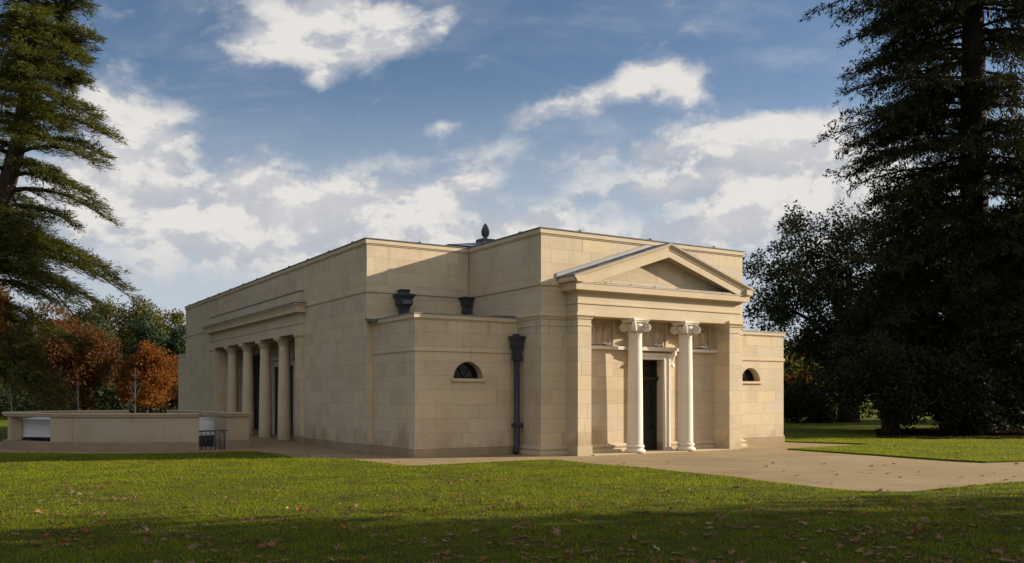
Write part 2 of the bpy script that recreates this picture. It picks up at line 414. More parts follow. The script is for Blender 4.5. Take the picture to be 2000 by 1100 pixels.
# ------------------------------------------------------------------ ground, paving, lawns
def sheet(name, poly, z, mat):
    bm = bmesh.new(); f = bm.faces.new([bm.verts.new((x, y, z)) for x, y in poly])
    if f.calc_center_median() and f.normal.z < 0: f.normal_flip()
    bmesh.ops.triangulate(bm, faces=bm.faces[:])
    me = bpy.data.meshes.new(name); bm.to_mesh(me); bm.free(); me.materials.append(mat)
    for p in me.polygons:
        if p.normal.z < 0: p.flip()
    o = bpy.data.objects.new(name, me); C.objects.link(o); o['kind'] = 'structure'; return o
def slab(name, poly, z0, z1, mat):
    bm = bmesh.new(); f = bm.faces.new([bm.verts.new((x, y, z1)) for x, y in poly])
    f.normal_update()
    if f.normal.z < 0: f.normal_flip()
    r = bmesh.ops.extrude_face_region(bm, geom=[f])
    for v in r['geom']:
        if isinstance(v, bmesh.types.BMVert): v.co.z = z0
    bmesh.ops.triangulate(bm, faces=bm.faces[:]); bmesh.ops.recalc_face_normals(bm, faces=bm.faces[:])
    me = bpy.data.meshes.new(name); bm.to_mesh(me); bm.free(); me.materials.append(mat)
    o = bpy.data.objects.new(name, me); C.objects.link(o); o['kind'] = 'structure'; return o

def smooth_poly(pts, it=2):
    for _ in range(it):
        q = [pts[0]]
        for a, c in zip(pts[:-1], pts[1:]):
            q += [(a[0] * .75 + c[0] * .25, a[1] * .75 + c[1] * .25), (a[0] * .25 + c[0] * .75, a[1] * .25 + c[1] * .75)]
        pts = q + [pts[-1]]
    return pts
rnd = random.Random(3)
FRONT_EDGE = [(-60, 26.5), (-26, 25.6), (-17.76, 24.94), (-13.96, 24.49), (-11.79, 24.06), (-10.1, 23.96), (-8.38, 24.49), (-7.6, 25.1), (-7.1, 25.05), (-6.25, 23.85), (-5.78, 23.05),
              (-5.19, 22.25), (-4.56, 22.21), (-4.26, 22.2), (-3.86, 21.85), (-3.39, 21.26), (-2.53, 20.16), (-2.13, 19.9), (-1.18, 20.62), (-0.24, 21.26), (0.75, 21.85),
              (1.12, 21.85), (1.76, 20.62), (2.68, 19.59), (3.21, 18.78), (4.01, 17.58), (4.65, 16.32), (5.21, 15.23), (5.54, 14.74), (5.95, 14.5), (6.48, 14.58), (7.34, 15.14),
              (8.68, 16.03), (9.3, 16.32), (13.54, 18.28), (40, 30)]
FE = [(x + rnd.uniform(-.04, .04), y + rnd.uniform(-.05, .05)) for x, y in smooth_poly(FRONT_EDGE)]
front_poly = FE + [(40, -8), (-60, -8)]
RIGHT_EDGE = [(11.24, 28.58), (8.09, 26.38), (8.68, 25.4), (9.7, 23.65), (10.25, 22.48), (10.7, 21.7), (11.18, 21.2), (12.31, 21.6), (15.9, 23.24), (40, 34)]
right_poly = RIGHT_EDGE + [(60, 60), (30, 75), (9, 75), (9.26, 30.6), (11.42, 29.04)]
sheet('ground', [(-1500, -400), (1500, -400), (1500, 2600), (-1500, 2600)], -.03, M['lawn'])
sheet('paving', [(-17.6, 30.5), (-17.6, 24), (-60, 25.5), (-60, -6), (40, -6), (41, 33), (11.4, 28.9), (9.26, 30.6), (9.2, 34), (-4, 60), (-16, 34)], -.02 + .02, M['paving'])
slab('lawn', front_poly, -.02, .04, M['thatch'])
slab('lawn', right_poly, -.02, .04, M['lawn'])

def inside(px, py, poly):
    n = len(poly); r = np.zeros(len(px), bool); j = n - 1
    for i in range(n):
        xi, yi = poly[i]; xj, yj = poly[j]
        c = ((yi > py) != (yj > py)) & (px < (xj - xi) * (py - yi) / ((yj - yi) or 1e-9) + xi)
        r ^= c; j = i
    return r

def mesh_np(name, V, F, mat, smooth=False, parent=None):
    me = bpy.data.meshes.new(name); k = F.shape[1]
    me.vertices.add(len(V)); me.vertices.foreach_set('co', np.ascontiguousarray(V, np.float32).ravel())
    me.loops.add(F.size); me.loops.foreach_set('vertex_index', np.ascontiguousarray(F, np.int32).ravel())
    me.polygons.add(len(F)); me.polygons.foreach_set('loop_start', np.arange(0, F.size, k, dtype=np.int32))
    me.polygons.foreach_set('loop_total', np.full(len(F), k, np.int32))
    me.polygons.foreach_set('use_smooth', np.full(len(F), smooth))
    me.update(calc_edges=True); me.materials.append(mat)
    o = bpy.data.objects.new(name, me); C.objects.link(o)
    if parent: o.parent = parent
    return o
def unit(a): return a / np.maximum(np.linalg.norm(a, axis=1, keepdims=True), 1e-9)
def leaf_geo(Pt, D, L, W, rng, up=None, bend=.12):
    """one rhombus leaf per point: P base, D direction, L length, W width"""
    D = unit(D); rv = rng.normal(size=Pt.shape) if up is None else up + rng.normal(size=Pt.shape) * .35
    S = unit(np.cross(D, rv)); N = np.cross(S, D)
    L = L[:, None]; W = W[:, None]
    V = np.stack([Pt, Pt + D * L * .45 + S * W * .5, Pt + D * L - N * L * bend, Pt + D * L * .45 - S * W * .5], 1).reshape(-1, 3)
    return V, np.arange(len(V)).reshape(-1, 4)

# blades of grass, denser and finer close to the camera
def grass(name, poly, zone, n, seed, z=.035):
    rng = np.random.default_rng(seed)
    x = rng.uniform(zone[0], zone[1], n); y = zone[2] + (zone[3] - zone[2]) * rng.uniform(0, 1, n) ** 1.25
    ok = inside(x, y, poly) & (np.abs(x) < y * .62 + 1.2); x, y = x[ok], y[ok]
    pat = np.sin(x * 1.7 + np.sin(y * .9) * 2) * np.sin(y * 1.3 + np.sin(x * 1.1) * 2)
    pat2 = np.sin(x * 4.1 + 1.3 * np.sin(y * 3.7)) * np.sin(y * 5.2 + 1.7 * np.sin(x * 2.9)) + .5 * np.sin(x * 9.7 + 2 * np.sin(y * 7.1)) * np.sin(y * 11.3 + np.sin(x * 6.3))
    worn = np.sin(x * .83 + 2.1 * np.sin(y * .61 + 1) + .7 * np.sin(x * 2.3)) * np.sin(y * 1.31 + 1.6 * np.sin(x * .52) + .8 * np.sin(y * 2.9))
    keep = rng.uniform(0, 1, len(x)) < (.74 + .18 * pat + .34 * pat2) * np.where(worn > .66, .50, 1.0); x, y, pat = x[keep], y[keep], pat[keep]
    n = len(x); h = rng.uniform(.014, .038, n) * (1 + .25 * pat) * (1 + 1.1 * (rng.uniform(0, 1, n) < .03)); wd = .0042 + .00042 * y
    az = rng.uniform(0, 2 * PI, n); ln = rng.uniform(.1, 1.0, n) * h
    P0 = np.stack([x, y, np.full(n, z)], 1); sd_ = np.stack([np.cos(az), np.sin(az), 0 * az], 1) * wd[:, None] * .5
    ld = az + rng.normal(size=n) * .8 + PI / 2
    tip = P0 + np.stack([np.cos(ld) * ln, np.sin(ld) * ln, h], 1)
    V = np.stack([P0 - sd_, P0 + sd_, tip], 1).reshape(-1, 3)
    return mesh_np(name, V, np.arange(len(V)).reshape(-1, 3), M['blade'])
tag(grass('grass', front_poly, (-18, 15, 7.6, 26), 720000, 5), 'short green blades of the lawn in front of the stone building', 'grass', kind='stuff')
tag(grass('grass', right_poly, (8, 24, 20.5, 34), 130000, 6), 'short green blades of the lawn tongue right of the forecourt', 'grass', kind='stuff')

# fallen leaves on lawn and paving
def litter(seed=8):
    rng = np.random.default_rng(seed); X, Y, Z, S = [], [], [], []
    for n, y0, y1, pw in ((1150, 7.8, 14.5, .8), (280, 14, 23.5, 1.0)):
        y = y0 + (y1 - y0) * rng.uniform(0, 1, n) ** (1 / pw if pw > 1 else 1.0); x = rng.uniform(-1, 1, n) * (y * .6 + .5)
        ok = inside(x, y, front_poly); x, y = x[ok], y[ok]
        dens = .5 + .5 * np.sin(x * 1.1 + 2 * np.sin(y * .8)) * np.sin(y * 1.4 + np.sin(x * .7)); dens = .25 + .75 * dens + .25 * (x > 1)
        k = rng.uniform(0, 1, len(x)) < dens
        X.append(x[k]); Y.append(y[k]); Z.append(np.full(k.sum(), .062)); S.append(rng.uniform(.028, .072, k.sum()) * np.where(y[k] < 13.5, 1.0, .8))
    for _ in range(46):                              # small drifts
        y0 = 8.2 + 8.5 * rng.uniform() ** 1.3; x0 = rng.uniform(-1, 1) * y0 * .58; m = rng.integers(5, 15)
        x = x0 + rng.normal(size=m) * .34; y = y0 + rng.normal(size=m) * .16; ok = inside(x, y, front_poly)
        X.append(x[ok]); Y.append(y[ok]); Z.append(np.full(ok.sum(), .058)); S.append(rng.uniform(.026, .062, ok.sum()))
    n = 150; x = rng.uniform(-7, 12, n); y = rng.uniform(16, 27, n); ok = ~inside(x, y, front_poly) & ~inside(x, y, right_poly) & (y < 21.5 - .05 * x)
    X.append(x[ok]); Y.append(y[ok]); Z.append(np.full(ok.sum(), .012)); S.append(rng.uniform(.04, .075, ok.sum()))
    px = np.array([-5.6, -5.3, -4.9, -4.7, -4.3, -3.9, -9.9, -11.5, -12.6, -13.4, -14.8, -6.0, -6.4, -6.7]); py = np.array([23.9, 23.4, 22.8, 23.4, 22.9, 22.5, 24.4, 24.6, 24.7, 24.9, 25.3, 24.6, 24.7, 24.9])
    X.append(px); Y.append(py); Z.append(np.full(len(px), .012)); S.append(np.full(len(px), .07))
    n = 60; x = rng.uniform(10, 16, n); y = rng.uniform(22, 28, n); ok = inside(x, y, right_poly)
    X.append(x[ok]); Y.append(y[ok]); Z.append(np.full(ok.sum(), .06)); S.append(rng.uniform(.04, .06, ok.sum()))
    X, Y, Z, S = map(np.concatenate, (X, Y, Z, S)); n = len(X)
    out = [(0, -.9), (.16, -.2), (.75, -.55), (.5, -.05), (1.0, .25), (.45, .3), (.35, .62), (0, 1.0), (-.35, .62), (-.45, .3), (-1.0, .25), (-.5, -.05), (-.75, -.55), (-.16, -.2)]
    o = np.array(out); k = len(o)
    a = rng.uniform(0, 2 * PI, n); ca_, sa_ = np.cos(a), np.sin(a)
    lx = o[None, :, 0] * S[:, None]; ly = o[None, :, 1] * S[:, None]
    curl = rng.uniform(-.25, .55, n) + .7 * (rng.uniform(0, 1, n) < .10)
    lz = (lx ** 2 + .6 * ly ** 2) / S[:, None] * curl[:, None] + rng.normal(size=(n, k)) * .006
    tx = rng.normal(size=n) * .22; lz = lz + lx * tx[:, None]
    V = np.stack([X[:, None] + lx * ca_[:, None] - ly * sa_[:, None], Y[:, None] + lx * sa_[:, None] + ly * ca_[:, None], np.maximum(Z[:, None] + lz, Z[:, None] - .02)], 2)
    ctr = np.stack([X, Y, Z], 1)[:, None]; V = np.concatenate([ctr, V], 1).reshape(-1, 3)
    F = []; base = (np.arange(n) * (k + 1))[:, None]
    for j in range(k): F.append(np.concatenate([base, base + 1 + j, base + 1 + (j + 1) % k], 1))
    return mesh_np('fallen_leaves', V, np.concatenate(F), M['litter'])
tag(litter(), 'curled brown and orange fallen leaves strewn over lawn and paving', 'leaves', kind='stuff')

# ------------------------------------------------------------------ the stone building (local x = along the front, y = into the depth)
TH = R(90 - 58.16)
B = empty('stone_mausoleum', (.764, 23.63, 0), TH)
tag(B, 'pale limestone classical building with pedimented entrance porch and flat parapet roof', 'building')
UM, VM, UA, VA, VP = 3.273, 3.905, 3.088, 1.187, .526
UB, URA, VRA, LW = 7.415, 10.724, 1.305, 27.08
ZC, ZS, ZA, ZAS = 5.877, 4.507, 3.596, 2.746
def wp(bm, name, mat, parent=None, label=None):
    o = bm.build(name, M[mat], parent or B)
    if label: o['label'] = label
    return o

def arch_front(bm, u0, u1, z0, z1, v, cx, zs, r, depth, seg=24):
    """wall face at v (facing -v) with a half-round opening, and its reveal"""
    A = [(cx + r * math.cos(PI * i / seg), zs + r * math.sin(PI * i / seg)) for i in range(seg + 1)]   # right to left
    q = lambda a, b_: (a, v, b_)
    def rect(a0, a1, b0, b1): bm.add([q(a0, b0), q(a1, b0), q(a1, b1), q(a0, b1)], [(0, 1, 2, 3)])
    rect(u0, u1, z0, zs); rect(u0, cx - r, zs, z1); rect(cx + r, u1, zs, z1)
    for (a, b_), (a2, b2) in zip(A[:-1], A[1:]):
        bm.add([q(a, b_), q(a, z1), q(a2, z1), q(a2, b2)], [(0, 1, 2, 3)])
        bm.add([(a, v, b_), (a2, v, b2), (a2, v + depth, b2), (a, v + depth, b_)], [(0, 1, 2, 3)])
    bm.add([(cx - r, v, zs), (cx + r, v, zs), (cx + r, v + depth, zs), (cx - r, v + depth, zs)], [(0, 1, 2, 3)])

COP = .115
# -- front block with the recess behind the columns
VB = .085
bm = MB(); bm.prism([(0, 0), (.82, 0), (.82, VB), (6.765, VB), (6.765, 0), (UB, 0), (UB, 12), (0, 12)], 2.62, 3.9)
bm.prism([(0, 0), (.82, 0), (.82, VB), (3.33, VB), (3.33, VB + .36), (4.28, VB + .36), (4.28, VB), (6.765, VB), (6.765, 0), (UB, 0), (UB, 12), (0, 12)], 0, 2.62)
bm.prism([(0, 0), (UB, 0), (UB, 12), (0, 12)], 3.9, ZC)
wp(bm, 'front_wall', 'ashlar')
# -- main wing in four masses so that the side porch is a real recess
PV0, PV1, PU = 9.80, 20.90, -1.95
bm = MB(); bm.prism([(-UM, VM), (-.02, VM), (-.02, LW), (-UM, LW), (-UM, PV1), (PU, PV1), (PU, PV0), (-UM, PV0)], 0, 3.72)
bm.prism([(-UM, VM), (-.02, VM), (-.02, LW), (-UM, LW)], 3.72, ZC)
wp(bm, 'wing_wall', 'ashlar')
bm = MB(); bm.box(UB + .02, UB + UM, VM, LW, 0, ZC); wp(bm, 'wing_wall', 'ashlar')
# -- corner annexes, each with a half-round window
WIN = [(-1.525, 2.045, .445), (9.16, 2.06, .44)]
bm = MB(); arch_front(bm, -UA, -.002, 0, ZA, VA, *WIN[0], .34)
bm.add([(-UA, VA, 0), (-UA, VM - .002, 0), (-UA, VM - .002, ZA), (-UA, VA, ZA)], [(0, 1, 2, 3)])
bm.add([(-UA, VA, ZA), (-.002, VA, ZA), (-.002, VM, ZA), (-UA, VM, ZA)], [(0, 1, 2, 3)])
wp(bm, 'annex_wall', 'ashlar')
bm = MB(); arch_front(bm, UB + .002, URA, 0, ZA, VRA, *WIN[1], .34)
bm.add([(URA, VRA, 0), (URA, VM, 0), (URA, VM, ZA), (URA, VRA, ZA)], [(0, 1, 2, 3)])
bm.add([(UB, VRA, ZA), (URA, VRA, ZA), (URA, VM, ZA), (UB, VM, ZA)], [(0, 1, 2, 3)])
wp(bm, 'annex_wall', 'ashlar')
bm = MB(); bm.box(-UA, 0, LW + .002, 29.75, 0, ZA); wp(bm, 'annex_wall', 'ashlar')
for (cx, zs, r), v in zip(WIN, (VA, VRA)):
    bm = MB(); n = 20
    bm.add([(cx, v + .30, zs)] + [(cx + r * math.cos(PI * i / n), v + .30, zs + r * math.sin(PI * i / n)) for i in range(n + 1)], [(0, i + 1, i + 2) for i in range(n)])
    win = wp(bm, 'window', 'glass')
    bm = MB(); pts = [(cx + (r - .02) * math.cos(PI * i / n), v + .285, zs + (r - .02) * math.sin(PI * i / n)) for i in range(n + 1)]
    bm.tube(pts, .022, 6); bm.box(cx - r, cx + r, v + .265, v + .297, zs, zs + .045)
    for a in (60, 120): bm.tube([(cx, v + .285, zs + .02), (cx + r * .97 * math.cos(R(a)), v + .285, zs + r * .97 * math.sin(R(a)))], .012, 5)
    wp(bm, 'window_frame', 'bronze', win)
    bm = MB(); bm.box(cx - r - .07, cx + r + .07, v - .06, v + .002, zs - .075, zs - .002); bm.box(cx - r - .045, cx + r + .045, v - .035, v + .002, zs - .10, zs - .077)
    wp(bm, 'sill', 'dressed', win)

# -- plinth, string courses, copings, lead edges
def ring_prof(out, z0, z1, inn=-.01): return [(inn, z0), (out, z0), (out, z1), (inn, z1)]
LPATH = [(-UM, LW), (-UM, VM), (0, VM), (0, 0), (UB, 0), (UB, VM), (UB + UM, VM), (UB + UM, LW)]
bm = MB(); bm.sweep(LPATH, ring_prof(.045, ZC, ZC + COP)); bm.sweep(LPATH, ring_prof(.022, ZC - .035, ZC - .002)); wp(bm, 'coping', 'dressed')
bm = MB(); bm.sweep(LPATH, [(-.35, ZC + COP + .002), (.070, ZC + COP + .002), (.070, ZC + COP + .028), (-.35, ZC + COP + .05)])
for (p, q) in zip(LPATH[:-1], LPATH[1:]):
    L_ = math.dist(p, q); k = max(1, int(L_ / 1.9)); dx, dy = (q[0] - p[0]) / L_, (q[1] - p[1]) / L_
    for i in range(k):
        s = (i + .5) * L_ / k; x, y = p[0] + dx * s, p[1] + dy * s; nx, ny = dy, -dx
        bm.tube([(x + nx * .075, y + ny * .075, ZC + COP + .02), (x + nx * .05, y + ny * .05, ZC + COP + .05), (x - nx * .3, y - ny * .3, ZC + COP + .062)], .02, 6)
wp(bm, 'lead_edge', 'lead_dark')
bm = MB(); bm.sweep(LPATH, [(-.01, ZS), (.034, ZS), (.034, ZS + .095), (.026, ZS + .105), (-.01, ZS + .107)]); wp(bm, 'string_course', 'ashlar')
PATHS = [[(-UA, VM), (-UA, VA), (-.003, VA)], [(UB, VRA), (URA, VRA), (URA, VM)], [(0, 29.75), (-UA, 29.75), (-UA, LW)]]
for p in PATHS:
    bm = MB(); bm.sweep(p, ring_prof(.045, ZA, ZA + .105)); bm.sweep(p, ring_prof(.02, ZA - .03, ZA - .002)); wp(bm, 'coping', 'dressed')
    bm = MB(); bm.sweep(p, [(-.3, ZA + .107), (.065, ZA + .107), (.065, ZA + .13), (-.3, ZA + .15)])
    for (a, c) in zip(p[:-1], p[1:]):
        L_ = math.dist(a, c); dx, dy = (c[0] - a[0]) / L_, (c[1] - a[1]) / L_
        x, y = a[0] + dx * L_ * .55, a[1] + dy * L_ * .55
        bm.tube([(x + dy * .07, y - dx * .07, ZA + .12), (x - dy * .25, y + dx * .25, ZA + .155)], .016, 6)
    wp(bm, 'lead_edge', 'lead')
    bm = MB(); bm.sweep(p, [(-.01, ZAS), (.032, ZAS), (.032, ZAS + .085), (.024, ZAS + .095), (-.01, ZAS + .097)]); wp(bm, 'string_course', 'ashlar')
    bm = MB(); bm.sweep(p, [(-.01, 0), (.03, 0), (.03, .225), (.012, .241), (-.01, .241)]); wp(bm, 'plinth', 'plinthstone' if False else 'ashlar')
bm = MB(); bm.sweep([(-UM, LW), (-UM, PV1 + .55)], [(-.01, 0), (.03, 0), (.03, .225), (.012, .241), (-.01, .241)]); wp(bm, 'plinth', 'ashlar')
bm = MB(); bm.sweep([(-UM, PV0 - .55), (-UM, VM), (-UA, VM)], [(-.01, 0), (.03, 0), (.03, .225), (.012, .241), (-.01, .241)]); wp(bm, 'plinth', 'ashlar')
bm = MB(); bm.box(-UA, 0, VA + .3, VM, ZA + .10, ZA + .13); bm.box(UB, URA, VRA + .3, VM, ZA + .10, ZA + .13)
bm.box(-UM + .3, -.02, VM + .3, LW - .1, ZC + .06, ZC + .10); bm.box(.02, UB - .02, .3, 12, ZC + .06, ZC + .10); bm.box(UB + .02, UB + UM - .3, VM + .3, LW - .1, ZC + .06, ZC + .10)
wp(bm, 'roof', 'lead_dark')
bm = MB(); bm.add([(-UM - .06, 3.45, 3.70), (-UM + .35, 3.45, 3.70), (-UM + .35, VM, 3.76), (-UM - .06, VM - .01, 3.76), (-UM - .06, 3.45, 3.64), (-UM + .35, 3.45, 3.64), (-UM + .35, VM, 3.70), (-UM - .06, VM - .01, 3.70)],
              [(0, 1, 2, 3), (7, 6, 5, 4), (0, 4, 5, 1), (1, 5, 6, 2), (2, 6, 7, 3), (3, 7, 4, 0)])
wp(bm, 'lead_flashing', 'lead_dark'); bm = MB()
bm.box(-.75, -.01, VA - .07, VA + .42, ZA + .125, ZA + .16)
wp(bm, 'lead_flashing', 'lead_dark')
# moulded cap band and moulded base round the front block
CAPB = [(-.005, 3.60), (.025, 3.62), (.035, 3.66), (.075, 3.70), (.08, 3.735), (.055, 3.755), (.055, 3.79), (-.005, 3.80)]
NECK = [(-.005, 3.435), (.018, 3.437), (.018, 3.465), (-.005, 3.468)]
BASE = [(-.005, 0), (.115, 0), (.12, .055), (.10, .10), (.062, .112), (.058, .142), (.080, .165), (.085, .195), (.065, .225), (.03, .235), (.022, .262), (-.005, .266)]
for path in ([(0, VM), (0, 0), (.80, 0)], [(6.79, 0), (UB, 0), (UB, VRA)]):
    bm = MB(); bm.sweep(path, CAPB); bm.sweep(path, NECK); wp(bm, 'cap_moulding', 'dressed')
for path in ([(0, VA), (0, 0), (.81, 0)], [(6.78, 0), (UB, 0), (UB, VRA)], [(1.257, VB), (3.06, VB)], [(4.54, VB), (6.331, VB)]):
    bm = MB(); bm.sweep(path, BASE); wp(bm, 'base_moulding', 'dressed')

# -- entrance porch
AU = [(.813, 1.253), (6.335, 6.774)]
for a0, a1 in AU:
    bm = MB(); bm.box(a0, a1, -VP, VB + .01, .262, 3.62)
    an = wp(bm, 'anta', 'ashlar')
    bm = MB(); bm.box(a0 - .022, a1 + .022, -VP - .022, VB + .02, 0, .262); wp(bm, 'anta_plinth', 'dressed', an)
    rect = [(a0, VB), (a0, -VP), (a1, -VP), (a1, VB)]
    bm = MB(); bm.sweep(rect, [(o, z) for o, z in CAPB]); bm.box(a0 + .002, a1 - .002, -VP + .002, VB, 3.61, 3.702); bm.sweep(rect, NECK); wp(bm, 'anta_cap', 'dressed', an)
EN = [(.813, 0), (.813, -VP), (6.774, -VP), (6.774, 0)]
bm = MB(); bm.box(.813, 6.774, -VP, VB + .01, 3.705, 4.365)
ent = wp(bm, 'entablature', 'dressed')
bm = MB(); bm.sweep(EN, [(-.005, 4.012), (.028, 4.02), (.03, 4.062), (.010, 4.075), (-.005, 4.08)]); wp(bm, 'taenia', 'dressed', ent)
CORN = [(-.005, 4.30), (.018, 4.305), (.03, 4.335), (.075, 4.362), (.19, 4.366), (.195, 4.52), (.21, 4.535), (.21, 4.56), (-.005, 4.565)]
bm = MB(); bm.sweep(EN, CORN); wp(bm, 'cornice', 'dressed', ent)
CYM = [(-.005, 4.56), (.212, 4.562), (.222, 4.60), (.262, 4.655), (.285, 4.69), (.285, 4.715), (-.005, 4.715)]
for path in ([(.813, 0), (.813, -VP - .272)], [(6.774, -VP - .272), (6.774, 0)]):
    bm = MB(); bm.sweep(path, CYM); wp(bm, 'cyma', 'dressed', ent)
# pediment
UC = 3.805; TL, TR = UC - 3.29, UC + 3.29; ZT, ZAP = 4.712, 5.805
sl = (ZAP - ZT) / (UC - TL)
ped = empty('pediment'); ped.parent = B
bm = MB(); bm.prism_v([(1.0, 4.566), (6.6, 4.566), (UC, 4.566 + 2.8 * sl)], -.40, -.02); wp(bm, 'tympanum', 'ashlar', ped)
def rake(off, th, v0, v1, name, mat, ext=.0):
    """mitred pair of sloping members: underside lies off below the outer rake line"""
    bm = MB(); zt = ZAP - off; zb = zt - th
    zend = 4.567
    def cross(z_top):                                # where the sloping line reaches the corona top or the tip
        return max(TL - ext, UC - (z_top - zend) / sl)
    lt, lb = cross(zt), cross(zb)
    poly = [(UC, zt), (lt, zt - (UC - lt) * sl), (lb, zb - (UC - lb) * sl), (UC, zb)]
    bm.prism_v(poly, v0, v1); bm.prism_v([(2 * UC - a, z) for a, z in poly], v0, v1)
    return wp(bm, name, mat, ped)
rake(.155, .205, -.725, -.05, 'raking_corona', 'dressed')
rake(.125, .028, -.742, -.05, 'raking_fillet', 'dressed')
# raking cyma with a curved section
def rake_cyma():
    bm = MB(); sec = [(-.742, .125), (-.748, .10), (-.772, .065), (-.80, .035), (-.812, .02), (-.812, .0), (-.05, .0), (-.05, .125)]
    for sgn in (1, -1):
        V = []
        for u_ in (0.0, 3.29):
            for v, off in sec: V.append((UC - sgn * u_, v, ZAP - off - u_ * sl))
        k = len(sec)
        bm.add(V, [(j, (j + 1) % k, k + (j + 1) % k, k + j) for j in range(k)] + [tuple(range(k)), tuple(reversed(range(k, 2 * k)))])
    return wp(bm, 'raking_cyma', 'dressed', ped)
rake_cyma()
bm = MB(); bm.add([(1.22, -.722, 4.568), (6.21, -.722, 4.568), (6.21, -.722, 4.59), (1.22, -.722, 4.59), (1.22, -.41, 4.60), (6.21, -.41, 4.60)], [(0, 1, 2, 3), (3, 2, 5, 4)])
for i in range(6): 
    u_ = 1.6 + i * .85; bm.tube([(u_, -.724, 4.575), (u_, -.715, 4.598), (u_, -.41, 4.608)], .012, 5)
wp(bm, 'lead_flashing', 'lead', ped)
bm = MB()
for sgn in (1, -1):
    f_ = lambda u_, v, dz: (UC - sgn * u_, v, ZAP - u_ * sl + dz)
    V = [f_(0, -.80, .004), f_(3.31, -.80, .004), f_(3.31, .0, .004), f_(0, .0, .004), f_(0, -.80, .028), f_(3.31, -.80, .028), f_(3.31, .0, .028), f_(0, .0, .028)]
    bm.add(V, [(0, 1, 2, 3), (7, 6, 5, 4), (0, 4, 5, 1), (1, 5, 6, 2), (2, 6, 7, 3), (3, 7, 4, 0)])
    for u_ in (.05, .9, 1.7, 2.5): bm.tube([f_(u_, -.80, .03), f_(u_, -.03, .03)], .018, 6)
roof_p = wp(bm, 'porch_roof', 'lead_dark')
bm = MB()
for sgn in (1, -1):
    f_ = lambda u_, v, dz: (UC - sgn * u_, v, ZAP - u_ * sl + dz)
    V = [f_(0, -.03, .03), f_(3.33, -.03, .03), f_(3.33, -.03, .14), f_(0, -.03, .14), f_(0, -.002, .03), f_(3.33, -.002, .03), f_(3.33, -.002, .15), f_(0, -.002, .15)]
    bm.add(V, [(0, 1, 2, 3), (7, 6, 5, 4), (0, 4, 5, 1), (1, 5, 6, 2), (2, 6, 7, 3), (3, 7, 4, 0)])
wp(bm, 'lead_flashing', 'lead', roof_p)
# low floor slab of the porch
bm = MB(); bm.box(1.28, 6.31, -.62, VB, .0, .022); wp(bm, 'porch_step', 'dressed')

# Ionic columns with angle volutes
CV = -.375
def volute(bm, cx, cy, cz, ang, Rr):
    dx, dy = math.cos(ang), math.sin(ang); nx, ny = -dy, dx
    for sgn in (1, -1):
        pts = []; rad = []
        for i in range(46):
            q = i / 45; a = PI * .5 + sgn * 0 + q * 2 * PI * 2.4; rr = Rr * (1 - q) ** 1.15 * .90 + .012
            pts.append((cx + dx * rr * math.cos(a) + nx * sgn * .052, cy + dy * rr * math.cos(a) + ny * sgn * .052, cz + rr * math.sin(a))); rad.append(.017 * (1 - q * .55))
        bm.tube(pts, rad, 6)
    # drum of the scroll
    V = []; F = []; n = 22
    for sgn in (1, -1):
        for i in range(n):
            a = 2 * PI * i / n; V.append((cx + dx * Rr * .93 * math.cos(a) + nx * sgn * .043, cy + dy * Rr * .93 * math.cos(a) + ny * sgn * .043, cz + Rr * .93 * math.sin(a)))
    F = [tuple(range(n)), tuple(reversed(range(n, 2 * n)))] + [(i, (i + 1) % n, n + (i + 1) % n, n + i) for i in range(n)]
    bm.add(V, F)
    bm.tube([(cx - nx * .062, cy - ny * .062, cz), (cx + nx * .062, cy + ny * .062, cz)], .022, 8)
